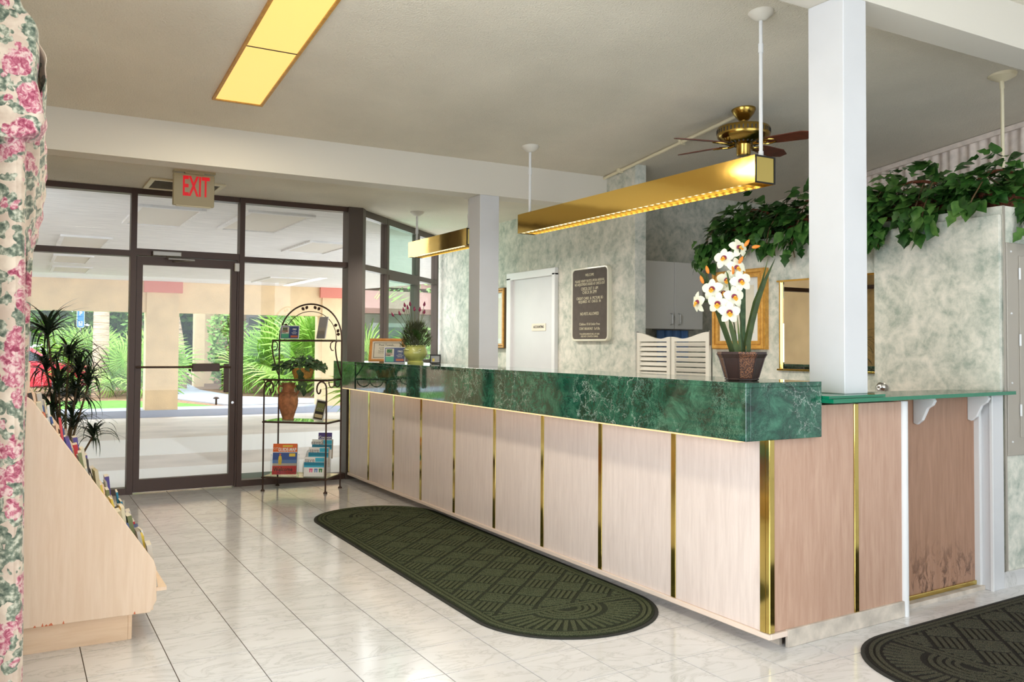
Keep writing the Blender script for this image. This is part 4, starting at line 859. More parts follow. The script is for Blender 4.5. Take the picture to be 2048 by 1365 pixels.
for a, sg in ((0.0, 1), (RW, -1)):
    pts = [rp(a+sg*.0, .0, 1.0), rp(a, .03, 1.03), rp(a, .075, 1.10), rp(a, .125, 1.19), rp(a, .145, 1.26), rp(a, .135, 1.305), rp(a, .11, 1.318)]
    obj('side_scroll', B().tube(pts, .0065, 8), 'iron_brown', rk, True)
    obj('hook_scroll', B().tube([rp(a+sg*.02, .14, 1.318), rp(a+sg*.045, .14, 1.30), rp(a+sg*.05, .14, 1.265), rp(a+sg*.038, .14, 1.238), rp(a+sg*.02, .14, 1.236)], .005, 6), 'iron_brown', rk, True)
    for b0 in (.02, .15): obj('drop_scroll', B().tube([rp(a, b0+.065-.065*math.cos(t_), .965-.055*math.sin(t_)) for t_ in [PI*i/10 for i in range(11)]], .005, 6), 'iron_brown', rk, True)
postcard('postcard_display', 'blue and white tourist card on the top shelf of the iron rack', rp(.135, .08, 1.336), (-.62, -.78, 0), .178, .122, .14)
# leaflet holders
def holder(name, label, o, face, w, h, lean, front, back_h, cat='leaflet holder', group=None, roll=0):
    t = thing(name, label, cat, o, 0, group); o, ux, uy, nz = upright(t, o, w, h, lean, None, face)
    if roll: q = Matrix.Rotation(roll, 3, nz); ux, uy = q @ ux, q @ uy
    return t, o, ux, uy, nz
t, o, ux, uy, nz = holder('leaflet_holder', 'clear holder with tall grey leaflets on the top shelf of the iron rack', rp(.44, .07, 1.336), (-.85, -.5, 0), .1, .2, .22, None, .2)
obj('acrylic_back', B().prism(R4(.052, .07), o+uy*.07, ux, uy, nz*.003), 'clear_acrylic', t)
for i in range(3): obj('leaflet', B().prism(R4(.048, .098), o+uy*(.1+.004*i)+nz*(.005+.005*(2-i)), ux, uy, nz*.004), 'print_grey' if i < 2 else 'paper_white', t)
obj('leaflet_photo', B().prism(R4(.046, .03), o+uy*.07+nz*.0195, ux, uy, nz*.001), 'panel_grey', t)
obj('acrylic_front', B().prism(R4(.052, .035), o+uy*.035+nz*.024, ux, uy, nz*.003), 'clear_acrylic', t)
t, o, ux, uy, nz = holder('leaflet_holder', 'clear holder with a framed photo leaflet on the middle shelf beside the urn', rp(.47, .20, .6185), (-.62, -.78, 0), .1, .18, .2, None, .2, roll=-.16)
obj('acrylic_back', B().prism(R4(.058, .06), o+uy*.06+ux*.02, ux, uy, nz*.003), 'clear_acrylic', t)
obj('leaflet', B().prism(R4(.05, .092), o+uy*.092+nz*.004, ux, uy, nz*.006), 'paper_white', t); obj('photo', B().prism(R4(.041, .082), o+uy*.092+nz*.0102, ux, uy, nz*.0008), 'print_black', t)
for nm, m, y0, y1 in (('photo_field', 'print_olive', .08, .155), ('photo_lower', 'ink_tan', .025, .055)): obj(nm, B().obox(o+uy*(y0+y1)/2+nz*.0114, ux*.035, uy*(y1-y0)/2, nz*.0004), m, t)
for i in range(5): obj('photo_figure', B().lathe([(.001, -.008), (.006, 0), (.001, .008)], o+uy*(.10+.008*(i % 2))+ux*(-.024+.012*i)+nz*.012, 8, nz), 'print_grey', t)
obj('acrylic_lip', B().prism(R4(.058, .012), o+uy*.012+nz*.016, ux, uy, nz*.003), 'clear_acrylic', t)
# guide map magazines in a holder on the lowest shelf
t, o, ux, uy, nz = holder('magazine_holder', 'clear holder of red and blue guide map magazines on the lowest rack shelf', rp(.165, .20, .1335), (-.42, -.9, 0), .22, .27, .2, None, .2)
GW, GH = .105, .135; g0 = o+uy*GH
for i in range(6): obj('magazine', B().prism(R4(GW, GH-.002*i), g0+nz*(.035-.006*i), ux, uy, nz*.0055), 'print_sand' if i else 'paper_white', t)
F_ = g0+nz*.0406
def gb(nm, m, x0, x1, y0, y1, d=0): return obj(nm, B().obox(F_+nz*d+ux*(x0+x1)/2*GW+uy*(y0+y1)/2*GH, ux*(x1-x0)/2*GW, uy*(y1-y0)/2*GH, nz*.0004), m, t)
gb('orange_band', 'print_orange', -1, 1, .46, 1); gb('sky_photo', 'print_blue', -1, 1, -.05, .42); gb('sea_photo', 'print_sky', -1, 1, -.28, -.05); gb('beach_photo', 'print_sand', -1, 1, -.44, -.28); gb('red_band', 'print_red', -1, 1, -1, -.44); gb('yellow_label', 'print_yellow', .36, .86, .16, .36, .0006)
gb('title_strip', 'print_yellow', -.2, .62, .78, .9, .0006)
b = B(); c_ = F_+nz*.0012-ux*GW*.38; bodyp = [(-.012, -.05), (.012, -.05), (.016, -.01), (.012, .02), (.006, .03), (-.006, .03), (-.012, .02), (-.015, -.01)]; b.prism(bodyp, c_, ux, uy, nz*.001); obj('figure_dress', b, 'print_yellow', t)
obj('figure_head', B().prism([(.009*math.cos(a), .009*math.sin(a)+.04) for a in [2*PI*i/10 for i in range(10)]], c_, ux, uy, nz*.001), 'print_rust', t)
text('lettering', 'GUIDE-MAP', .042, F_+nz*.001+uy*GH*.60+ux*GW*.18, ux, uy, 'paper_white', t, .0005, bold=.001, sx=.72); text('lettering', 'CITY', .026, F_+nz*.001+uy*GH*.68-ux*GW*.72, ux, uy, 'paper_cream', t, .0005)
text('lettering', 'Welcome', .052, F_+nz*.001-uy*GH*.68-ux*GW*.1, ux, uy, 'print_black', t, .0005, bold=.001, sx=.8); text('lettering', 'FREE GUIDE AND MAP', .016, F_+nz*.001-uy*GH*.9+ux*GW*.2, ux, uy, 'print_black', t, .0004)
obj('acrylic_pocket', B().prism(R4(GW+.012, .07), o+uy*.06+nz*.046, ux, uy, nz*.003), 'clear_acrylic', t)
for s_ in (-1, 1): obj('acrylic_side', B().obox(o+uy*.09+ux*s_*(GW+.014)+nz*.02, ux*.0015, uy*.09, nz*.03), 'clear_acrylic', t)
# coupon leaflets in three steps
t, o, ux, uy, nz = holder('leaflet_holder', 'stepped clear holder of blue coupon booklets at the right of the lowest rack shelf', rp(.46, .245, .1335), (-.5, -.86, 0), .18, .18, .12, None, .2)
CW = .088
for k_, (dz, db, sh_) in enumerate(((0, 0, 0), (.085, .075, .03), (.155, .13, .055), (.215, .165, .085))):
    c0 = o+uy*(.085+dz)-nz*db+ux*sh_*.6; m_ = 'paper_white' if k_ < 3 else 'print_purple'; ww = CW if k_ < 3 else .06
    for i in range(5 if k_ < 3 else 1): obj('booklet', B().prism(R4(ww, .085), c0-nz*.012*i, ux, uy, nz*.010), 'paper_cream' if i else m_, t)
    f0 = c0+nz*.0104
    bz = lambda nm, m, x0, x1, y0, y1: obj(nm, B().obox(f0+ux*(x0+x1)/2*ww+uy*(y0+y1)/2*.085, ux*(x1-x0)/2*ww, uy*(y1-y0)/2*.085, nz*.0004), m, t)
    if k_ < 3:
        bz('teal_band', 'print_teal', -1, 1, .12, .46); bz('teal_corner', 'print_cyan', .1, 1, .5, .92); bz('cyan_fade', 'print_cyan', -1, 1, -.06, .12)
        text('lettering', 'save' if k_ != 2 else 'save$', .05, f0+nz*.0008-ux*ww*.45+uy*.085*.66, ux, uy, 'print_grey', t, .0005, bold=.0012)
    else: text('lettering', 'Coupon', .035, f0+nz*.0008+uy*.085*.5, ux, uy, 'paper_white', t, .0005, bold=.0008)
    if k_ == 0:
        for x, m in ((-.3, 'print_pink'), (.2, 'print_sky'), (.66, 'print_green')):
            bz('coupon_icon', m, x-.17, x+.17, -.32, -.18); bz('coupon_icon', m, x-.15, x-.04, -.56, -.32); bz('coupon_icon', m, x+.04, x+.15, -.56, -.32)
for s_ in (-1, 1): obj('acrylic_side', B().prism([(-.02, 0), (.2, 0), (.2, .24), (.12, .22), (-.02, .09)], o+ux*s_*(CW+.012), -nz, uy, ux*.003), 'clear_acrylic', t)
# fern basket and urn
pb_ = rp(.30, .15, .9875); ft = thing('trailing_plant', 'trailing green plant in a round golden basket on the upper rack shelf', 'potted plant', pb_)
obj('basket', B().lathe([(.002, 0), (.075, 0), (.092, .05), (.098, .085), (.09, .088), (.002, .075)], pb_, 26), 'basket_gold', ft, True)
obj('woven_rim', B().tube([pb_+Vector((.098*math.cos(a), .098*math.sin(a), .085)) for a in [2*PI*i/24 for i in range(24)]], .006, 6, closed=True), 'basket_gold', ft, True)
rn = random.Random(3); fern = [leaf_mesh('leaf', [.1, .36, .44, .34, .18, .02], .2, c, 'fern_leaf') for c in (.2, .5)]; IM = MW[ft].inverted()
for i in range(130):
    a = rn.uniform(0, 2*PI); r = math.sqrt(rn.random()); d = ru*math.cos(a)*1.5+rv*math.sin(a)*.8
    p = pb_+d*(.115*r)+Z3*(.09+.13*(1-r*r)*rn.uniform(.3, 1)); inst('leaf', rn.choice(fern), ft, IM @ orient(p, d*(.3+r)+Z3*rn.uniform(-.5, .5)+rv*.3, Z3+rv*.6, rn.uniform(.04, .062), rn.uniform(-.5, .5)))
for a0, n_ in ((-.22, 16), (.23, 14)):
    stem_ = [pb_+Z3*.12, pb_+ru*a0*.5+Z3*.15+rv*.03, pb_+ru*a0*1.1+Z3*(.11 if a0 > 0 else .07)+rv*.05]; obj('vine', B().tube(stem_, .003, 5), 'vine_brown', ft)
    for i in range(n_):
        f = rn.uniform(.35, 1.1); p = pb_+ru*a0*f+Z3*(.16-.06*f+rn.uniform(-.03, .03))+rv*.05; inst('leaf', rn.choice(fern), ft, IM @ orient(p, ru*a0*2+Z3*rn.uniform(-.8, .4)+rv*rn.uniform(-.4, .6), Z3+rv, rn.uniform(.035, .055)))
for i in range(9): inst('leaf', fern[0], ft, IM @ orient(pb_+ru*(.05+rn.uniform(-.03, .03))+rv*.12+Z3*(.08-.022*i), -Z3+ru*rn.uniform(-.5, .5)+rv*.2, rv, .06))
ub = rp(.155, .13, .6185); ut = thing('clay_urn', 'two-handled terracotta urn on the middle shelf of the iron rack', 'urn', ub)
obj('body', B().lathe([(.002, 0), (.052, 0), (.05, .012), (.064, .06), (.084, .12), (.089, .165), (.084, .205), (.066, .235), (.055, .245), (.051, .275), (.054, .305), (.064, .318), (.063, .325), (.05, .318), (.04, .25), (.002, .24)], ub, 30), 'terracotta', ut, True)
obj('band', B().lathe([(.066, .2345), (.069, .238), (.066, .242)], ub, 30), 'terracotta', ut, True)
for s_ in (-1, 1): obj('handle', B().tube([ub+ru*s_*.05+Z3*.29, ub+ru*s_*.082+Z3*.298, ub+ru*s_*.098+Z3*.275, ub+ru*s_*.092+Z3*.24, ub+ru*s_*.074+Z3*.215], .0095, 8), 'terracotta', ut, True)
# ================================================================= BROCHURE CONSOLE AND LEAFLETS
CY0, CY1 = 4.085, 5.95
prof = [(-.14, .115), (.54, .112), (.566, .16), (.563, .30), (.552, .335), (.075, 1.045), (.056, 1.06), (-.14, 1.06)]
cn = thing('brochure_console', 'large sloping pale wood brochure stand beside the flowered curtain', 'brochure stand', (.2, 5.0, 0))
for y in (CY0, CY1): obj('end_panel', B().prism(prof, (0, y, 0), X3, Z3, Y3*.024), 'console_wood', cn, bevel=.003)
obj('plinth', B().box(-.14, .455, CY0+.03, CY1, 0, .115), 'plinth_wood', cn); obj('plinth_corner', B().box(.455, .472, CY0+.028, CY1, 0, .115), 'plinth_wood', cn, bevel=.003)
obj('kick_panel', B().box(.535, .556, CY0+.024, CY1, .115, .30), 'console_wood', cn); obj('back_panel', B().box(-.14, -.12, CY0+.024, CY1, .115, 1.06), 'console_wood', cn); obj('top_board', B().box(-.12, .05, CY0+.024, CY1, 1.035, 1.058), 'console_wood', cn)
rn = random.Random(2)
for x, w_, h_ in ((.10, .005, .008), (.128, .004, .014), (.142, .006, .007), (.158, .009, .010), (.205, .004, .012), (.478, .004, .012)): obj('chip', B().prism([(-w_, -.001), (w_, -.001), (w_*.3, h_), (-w_*.6, h_*.5)], (x, CY0-.0012, .1155-.0004), X3, Z3, Y3*.002), 'print_rust', cn)
NT = 11; lcols = ['paper_white', 'print_grey', 'print_blue', 'print_sand', 'print_olive', 'print_yellow', 'print_red', 'print_navy', 'panel_grey', 'print_teal', 'print_purple', 'ink_dark', 'letter_cream', 'print_rust', 'sign_beige']
lme = {}; LC = dict(paper_white='white', print_grey='light grey', print_blue='blue', print_sand='sand coloured', print_olive='olive green', print_yellow='yellow', print_red='red', print_navy='navy blue', panel_grey='warm grey', print_teal='teal', print_purple='purple', ink_dark='charcoal', letter_cream='cream', print_rust='rust coloured', sign_beige='beige')
rn = random.Random(21)
for i in range(NT):
    f = (i+.55)/NT; x, z = .056+(.556-.056)*f, 1.05-(1.05-.32)*f
    obj('tier', B().box(x-.11, x+.075, CY0+.024, CY1, z-.155, z-.140), 'console_wood', cn); obj('tier_back', B().box(x-.075, x-.062, CY0+.024, CY1, z-.14, z+.035), 'console_wood', cn)
    ncol = 7
    for j in range(ncol):
        y = CY0+.085+j*.118+rn.uniform(-.01, .01)
        if j > 1 and rn.random() < .12: continue
        m = rn.choice(lcols); th = rn.choice((.008, .014, .02)); hh = rn.uniform(.18, .222)
        if (m, th) not in lme:
            b = B().box(-th/2, th/2, -.048, .048, 0, .2); lme[(m, th)] = mesh('leaflet', b, ['paper_cream', m]); me = lme[(m, th)]
            for p_ in me.polygons: p_.material_index = 0 if p_.normal.z > .5 and len(lme) % 2 else 1
        o = bpy.data.objects.new('leaflet', lme[(m, th)]); COL.objects.link(o); o.location = (x+.032+rn.uniform(-.02, .018), y, z-.1385); o.rotation_euler = (0, math.radians(rn.uniform(-16, -6)), rn.uniform(-.06, .06)); o.scale = (1, 1, hh/.2)
        tag(o, '%s slim leaflet standing in the %s tiers of the sloping wooden brochure stand' % (LC[m], 'upper' if i < 4 else 'middle' if i < 8 else 'lower'), 'leaflet', 'leaflets in the brochure stand')
bxo = thing('leaflet_box', 'small pale box of leaflets on top of the brochure stand beside the curtain', 'leaflet box', (-.02, 4.2, 1.06))
obj('box', B().box(-.10, .064, 4.13, 4.30, 1.0585, 1.20), 'console_wood', bxo, bevel=.002)
for i, (x, m) in enumerate(((.030, 'print_grey'), (.016, 'paper_white'), (.002, 'print_grey'), (-.014, 'print_rust'), (.044, 'paper_white'), (.057, 'print_grey'))): obj('leaflet', B().obox((x, 4.205+.004*i, 1.265), (.005, 0, 0), (0, .05, 0), (.004, 0, .066)), m, bxo)
bk2 = thing('easel_card', 'small white and blue card behind the leaflet box on the stand top', 'card', (.07, 5.0, 1.06)); obj('card', B().obox((.055, 5.0, 1.235), (.003, 0, 0), (0, .045, 0), (.012, 0, .10)), 'print_sky', bk2); obj('foot', B().box(-.02, .05, 4.97, 5.03, 1.0585, 1.14), 'paper_white', bk2)
# ================================================================= CURTAIN
cu = thing('curtain', 'rose-and-leaf chintz curtain with a puffed valance at the left edge of the room', 'curtain', (-.15, 3.4, 0))
def rx_(z): return .054-.024*min(1, max(0, (z-.27)/1.7))
def drape(u, v):
    z = 2.2*v; s_ = u*1.35
    if s_ < .62: x = -.62+s_; y = 3.30+.022*math.sin(s_*38)+.01*math.sin(s_*17+z*.7)
    elif s_ < .70: a = (s_-.62)/.08*PI/2; x = .018*math.sin(a); y = 3.335-.035*math.cos(a)+.022*math.sin(.62*38)
    else: x = .010+.012*math.sin((s_-.70)*46); y = 3.335+(s_-.70)
    x += (rx_(z)-.026)*min(1, max(0, (s_-.3)/.3)); return (x, y, z+.004)
b = B().grid(drape, 150, 26); o = obj('drape', b, 'floral_chintz', cu, True); m = o.modifiers.new('thickness', 'SOLIDIFY'); m.thickness = .004
def val_x(z):
    pts = [(1.955, .020), (1.99, .075), (2.03, .088), (2.10, .070), (2.18, .055), (2.26, .060), (2.34, .056), (2.41, .012), (2.46, -.06)]
    for (z0, a), (z1, c) in zip(pts, pts[1:]):
        if z <= z1: f = (z-z0)/(z1-z0); f = f*f*(3-2*f); return a+(c-a)*f
    return -.06
def valance(u, v):
    z = 1.955+.50*v; s_ = u*1.0; xm = val_x(z)
    if s_ < .6: return (-.62+(.62+xm-.03)*s_/.6, 3.262+.014*math.sin(s_*21)+.012*math.sin(z*19), z-.012*(1-v)*math.cos(s_*9))
    a = (s_-.6)/.4*PI*.5; return (xm-.03+.03*math.sin(a), 3.292-.03*math.cos(a)+.10*max(0, a-.6), z)
o = obj('valance', B().grid(valance, 60, 40), 'floral_chintz', cu, True); m = o.modifiers.new('thickness', 'SOLIDIFY'); m.thickness = .004
def swag(u, v):
    y = 3.34+1.5*u; zb = 2.0-.42*math.sin(PI*min(1, u*1.25))**.8 if u < .8 else 2.0
    z = zb+(2.40-zb)*v; puff = .105*math.sin(PI*(.12+.80*v))**.7
    rip = .0035*math.sin(z*70+y*16+3*math.sin(y*7))+.004*math.sin(z*33+y*31)
    x = -.02+puff*1.05+rip+.012*math.sin(y*5)
    return (x, y, z)
o = obj('gathered_swag', B().grid(swag, 70, 90), 'floral_chintz', cu, True); m = o.modifiers.new('thickness', 'SOLIDIFY'); m.thickness = .004
def tail(u, v):
    z = .9+1.2*v; s_ = u*.4; return (.03+.02*math.sin(s_*60)+.02*v, 3.95+s_, z)
o = obj('back_panel', B().grid(tail, 40, 10), 'floral_chintz', cu, True); m = o.modifiers.new('thickness', 'SOLIDIFY'); m.thickness = .004
obj('pole', B().tube([(-.09, 3.2, 2.43), (-.09, 7.9, 2.43)], .014, 8), 'white_paint', cu)
shr = thing('sheer_valance', 'gathered pale pink sheer curtain along the ceiling at far right', 'curtain', (6.76, 3.8, 2.6))
def sheer(u, v): y = 2.9+3.5*u; zt = ceil_z(y)-.01; z = zt-.75*(1-v); return (6.765+.008*math.sin(y*75)+.008*math.sin(y*31+z*4), y, z)
obj('gathered_cloth', B().grid(sheer, 420, 6), 'sheer', shr, True); obj('heading', B().prism([(2.9, ceil_z(2.9)-.045), (6.4, ceil_z(6.4)-.045), (6.4, ceil_z(6.4)-.005), (2.9, ceil_z(2.9)-.005)], (6.73, 0, 0), Y3, Z3, X3*.02), 'sheer', shr)
# dracaena behind the console
dr_ = thing('dracaena', 'spindly dark dracaena with drooping strap leaves against the entrance glass', 'houseplant', (.34, 7.3, 0))
obj('pot', B().lathe([(.002, 0), (.11, 0), (.15, .26), (.155, .28), (.14, .28), (.13, .25), (.002, .25)], (.34, 7.3, 0), 24), 'terracotta', dr_, True)
def strap_mesh(bend, w, n=9):
    b = B(); y = z = 0.0; rows = []
    for i in range(n+1):
        t_ = i/n; th = bend*t_**1.2; ww = w*(.55+.45*math.sin(PI*min(1, t_*1.6)))*(1-t_**3)+.001
        rows += [(-ww, y, z+.3*ww), (0, y, z), (ww, y, z+.3*ww)]; y += math.cos(th)/n; z -= math.sin(th)/n
    b.add(rows, [(3*i+j, 3*i+j+1, 3*i+j+4, 3*i+j+3) for i in range(n) for j in range(2)]); return mesh('leaf', b, 'dark_leaf', smooth=True)
strap = [strap_mesh(bd_, w_) for bd_, w_ in ((1.7, .036), (2.3, .034), (2.7, .030), (1.1, .036))]
heads = [(.22, 7.30, 1.36, 1.15), (.36, 7.2, 1.20, 1.05), (.44, 7.35, 1.06, .95), (.22, 7.45, 1.10, .9), (.50, 7.28, .98, .85), (.30, 7.25, .95, .9), (.42, 7.4, .86, .9), (.54, 7.22, .60, .75), (.40, 7.3, .68, .8), (.26, 7.3, .78, .8)]
IM = MW[dr_].inverted(); rn = random.Random(9)
for hx, hy, hz, sc_ in heads:
    obj('cane', B().tube([(.34+rn.uniform(-.04, .04), 7.3+rn.uniform(-.04, .04), .24), (.34+(hx-.34)*.4, 7.3+(hy-7.3)*.5, hz*.6), (hx, hy, hz)], [.011, .009, .007], 7), 'vine_brown', dr_, True)
    for i in range(38):
        a = rn.uniform(0, 2*PI); el = rn.uniform(.25, 1.4); d = Vector((math.cos(a)*math.cos(el), math.sin(a)*math.cos(el), math.sin(el)))
        inst('leaf', rn.choice(strap), dr_, IM @ orient((hx, hy, hz+rn.uniform(-.05, .03)), d, Z3, rn.uniform(.28, .42)*sc_))
# ================================================================= OUTDOORS
ER = math.radians(-3.0)
EM = Matrix.Translation((3, 20, 0)) @ Matrix.Rotation(ER, 4, 'Z')
def ep_(x, y, z=0): return EM @ Vector((x-3, y-20, z))
def eb(b, x0, x1, y0, y1, z0, z1):
    c = ep_((x0+x1)/2, (y0+y1)/2, (z0+z1)/2); M3 = EM.to_3x3(); return b.obox(c, M3 @ Vector(((x1-x0)/2, 0, 0)), M3 @ Vector((0, (y1-y0)/2, 0)), (0, 0, (z1-z0)/2))
GZ = -.31
b = B(); b.add([(-14, 8.2, -.02), (16, 8.2, -.02), (16, 20.9, GZ), (-14, 20.9, GZ), (-14, 8.2, -.3), (16, 8.2, -.3), (16, 20.9, -.6), (-14, 20.9, -.6)], [(0, 1, 2, 3), (4, 7, 6, 5), (0, 4, 5, 1), (3, 2, 6, 7), (0, 3, 7, 4), (1, 5, 6, 2)]); st('driveway', b, 'drive_paving')
def gzz(y): return -.02+(GZ+.02)*(y-8.2)/(20.9-8.2)
def strip(name, y0, y1, m, h=.003): return st(name, B().add([(-14, y0, gzz(y0)+h), (14, y0, gzz(y0)+h), (14, y1, gzz(y1)+h), (-14, y1, gzz(y1)+h), (-14, y0, gzz(y0)-.01), (14, y0, gzz(y0)-.01), (14, y1, gzz(y1)-.01), (-14, y1, gzz(y1)-.01)], [(0, 1, 2, 3), (4, 7, 6, 5), (0, 4, 5, 1), (3, 2, 6, 7), (0, 3, 7, 4), (1, 5, 6, 2)]), m)
strip('paving_band', 8.2, 10.1, 'drive_band'); strip('paving_band', 11.6, 14.2, 'drive_band')
st('kerb', eb(B(), -16, 16, 20.0, 20.95, -.7, -.137), 'kerb_paint')
st('ground', eb(B(), -40, 60, 20.9, 70, -.9, -.16), 'mulch')
st('lawn', eb(B(), -10, 1.15, 20.95, 24.0, -.2, -.14), 'lawn_grass'); st('lawn', B().prism([(1.15, 20.95), (4.1, 20.95), (3.5, 22.6), (2.3, 24.0), (1.15, 24.0)], (0, -.05, -.2), X3, Y3, Z3*.06), 'lawn_grass')
st('path', B().prism([(4.5, 20.9), (8.6, 20.9), (5.4, 24.5), (5.1, 28.5), (5.6, 34), (4.3, 34), (3.75, 28), (3.7, 24.2)], (0, 0, -.2), X3, Y3, Z3*.07), 'walk_concrete')
st('path', eb(B(), -14, .3, 24.2, 27, -.2, -.13), 'walk_concrete')
# porch roof, beams and columns
st('porch_wall', B().box(-4.2, -4.0, 8.2, 19.5, -.4, 2.66), 'stucco_tan')
st('porch_roof', B().prism([(-14, 8.2), (2.95, 8.2), (4.9, 10.2), (9.2, 10.2), (7.15, 20.4), (-14, 20.4)], (0, 0, 2.64), X3, Y3, Z3*.3), 'porch_ceiling')
st('porch_beam', eb(B(), -14, 7.1, 20.06, 20.5, 1.975, 2.66), 'stucco_tan')
for x0 in (2.47, 6.28):
    t = thing('porch_column', {2.47: 'square tan stucco porch column with coral cap seen through the entrance door', 6.28: 'square tan stucco porch column with coral cap behind the iron rack'}[x0], 'column', tuple(ep_(x0+.33, 20.35, -.137)))
    obj('shaft', eb(B(), x0, x0+.66, 20.03, 20.69, -.137, 2.40), 'stucco_tan', t); obj('capital', eb(B(), x0-.06, x0+.72, 19.97, 20.75, 2.40, 2.64), 'coral_paint', t)
for x0, x1, y0, y1, lab in ((1.02, 1.66, 9.05, 10.5, 'porch ceiling light panel nearest the glass, behind the exit sign'), (2.02, 2.72, 8.85, 10.4, 'porch ceiling light panel seen above the iron rack through the high glass'), (.48, 1.08, 12.1, 13.6, 'porch ceiling light panel seen in the high glass left of the exit sign'), (.50, 1.06, 14.8, 16.2, 'porch ceiling light panel just below the transom bar left of the door'), (.56, 1.2, 17.0, 18.3, 'farthest porch ceiling light panel left of the door, nearest the tan beam'), (4.4, 5.2, 17.3, 18.9, 'far porch ceiling light panel above the right tan beam'), (3.3, 3.95, 11.0, 12.4, 'porch ceiling light panel near the dark corner post')):
    t = thing('soffit_light', lab, 'light panel', ((x0+x1)/2, (y0+y1)/2, 2.63), group='framed light panels in the porch ceiling')
    obj('diffuser', B().box(x0+.05, x1-.05, y0+.05, y1-.05, 2.628, 2.642), 'soffit_panel', t)
    for q in ((x0, x0+.05, y0, y1), (x1-.05, x1, y0, y1), (x0+.05, x1-.05, y0, y0+.05), (x0+.05, x1-.05, y1-.05, y1)): obj('frame', B().box(*q, 2.615, 2.642), 'porch_ceiling', t, bevel=.004)
for x0, x1, lab in ((-.6, .75, 'grey door mat lying outside left of the entrance door'), (1.85, 2.3, 'grey door mat lying outside right of the entrance door')):
    t = thing('outdoor_mat', lab, 'mat', ((x0+x1)/2, 8.5, 0)); obj('pile', B().box(x0, x1, 8.24, 8.85, -.02, .002), 'door_mat', t); obj('border', B().ring(R4((x1-x0)/2+.02, .325), R4((x1-x0)/2, .305), ((x0+x1)/2, 8.545, -.02), X3, Y3, Z3*.02), 'mat_edge', t)
# building with columns down the path
bd = thing('garden_building', 'tan building wing with posts behind the palms beyond the path', 'building', (8, 34, 0))
obj('wall', B().box(6.4, 14, 36.0, 36.3, -.2, 4.5), 'stucco_tan', bd)
for x, y in ((5.35, 31.0), (6.15, 33.5)): obj('post', B().box(x, x+.34, y, y+.34, -.2, 3.4), 'stucco_tan', bd)
wf = obj('window', B().box(8.2, 9.6, 35.93, 36.0, .9, 2.5), 'white_paint', bd); obj('pane', B().box(8.3, 9.5, 35.90, 35.93, 1.0, 2.4), 'far_glass', wf); obj('roof', B().prism([(29.5, 3.4), (37, 3.4), (37, 5.4)], (5.6, 0, 0), Y3, Z3, X3*9), 'roof_pink', bd)
bd2 = thing('bungalow', 'pale bungalow with pinkish roof seen through the angled windows', 'building', (13, 25, 0))
obj('wall', B().box(8.6, 18, 24, 24.3, -.2, 2.3), 'far_wall', bd2); obj('roof', B().prism([(23.2, 2.2), (27, 2.2), (27, 3.1), (23.2, 2.35)], (8.0, 0, 0), Y3, Z3, X3*11), 'roof_pink', bd2)
for x in (9.0, 11.6): wf = obj('window', B().box(x, x+1.5, 23.93, 24.0, .5, 1.95), 'white_paint', bd2); obj('pane', B().box(x+.12, x+1.38, 23.90, 23.93, .62, 1.83), 'far_glass', wf)
# red car
cx0, cy0 = -.1, 27.5; cz0 = -.15
car = thing('car', 'red car parked behind the dracaena beyond the lawn', 'car', (cx0, cy0, cz0))
pr = [(-2.1, .25), (2.1, .25), (2.15, .6), (2.0, .82), (1.1, .92), (.45, 1.38), (-.95, 1.42), (-1.75, .98), (-2.1, .9)]
b = B(); b.prism(pr, (cx0, cy0-.85, cz0), Vector((1, 0, 0)), Z3, Y3*1.7); obj('body', b, 'car_red', car, bevel=.06)
b = B(); b.prism([(.9, .95), (.38, 1.32), (-.9, 1.35), (-1.5, 1.0)], (cx0, cy0-.865, cz0), X3, Z3, Y3*.02); obj('side_window', b, 'car_glass', car)
for x in (-1.3, 1.35):
    w = obj('wheel', B().lathe([(.002, -.1), (.3, -.1), (.33, -.06), (.33, .06), (.3, .1), (.002, .1)], (cx0+x, cy0-.80, cz0+.33), 20, (0, 1, 0)), 'tyre', car, True); obj('hub', B().lathe([(.002, -.02), (.18, -.02), (.18, .02), (.002, .02)], (cx0+x, cy0-.90, cz0+.33), 14, (0, 1, 0)), 'dull_metal', w)
# blue parking sign
sg = thing('parking_sign', 'blue and white parking sign on a post among the far palms', 'sign', (1.65, 27.5, -.16))
obj('post', B().tube([(1.65, 27.5, -.16), (1.65, 27.5, 2.2)], .025, 8), 'dull_metal', sg); b = B(); b.prism(rrect(.10, .28, .05), (1.65, 27.47, 2.02), X3, Z3, -Y3*.008); obj('plate', b, 'paper_white', sg)
b = B(); b.prism(rrect(.088, .268, .04), (1.65, 27.462, 2.02), X3, Z3, -Y3*.004); obj('blue_face', b, 'sign_blue', sg); obj('symbol_panel', B().box(1.60, 1.70, 27.455, 27.458, 1.79, 1.92), 'paper_white', sg); obj('symbol_head', B().lathe([(.02, 0), (.02, .002)], (1.65, 27.455, 1.89), 10, (0, -1, 0)), 'sign_blue', sg)
obj('symbol_wheel', B().tube([(1.65+.028*math.cos(a), 27.453, 1.84+.028*math.sin(a)) for a in [2*PI*i/14 for i in range(14)]], .007, 5, closed=True), 'sign_blue', sg); text('lettering', 'P', .15, (1.65, 27.457, 2.14), X3, Z3, 'paper_white', sg, .001, bold=.004)
# path light
pl_ = thing('path_light', 'small mushroom path light at the lawn edge beside the concrete path', 'garden light', (4.19, 21.3, -.14)); obj('stake', B().tube([(4.19, 21.3, -.14), (4.19, 21.3, 0.0)], .025, 8), 'iron_brown', pl_); obj('cap', B().lathe([(.002, -.01), (.075, 0), (.065, .03), (.03, .05), (.002, .055)], (4.19, 21.3, 0), 16), 'iron_brown', pl_, True)
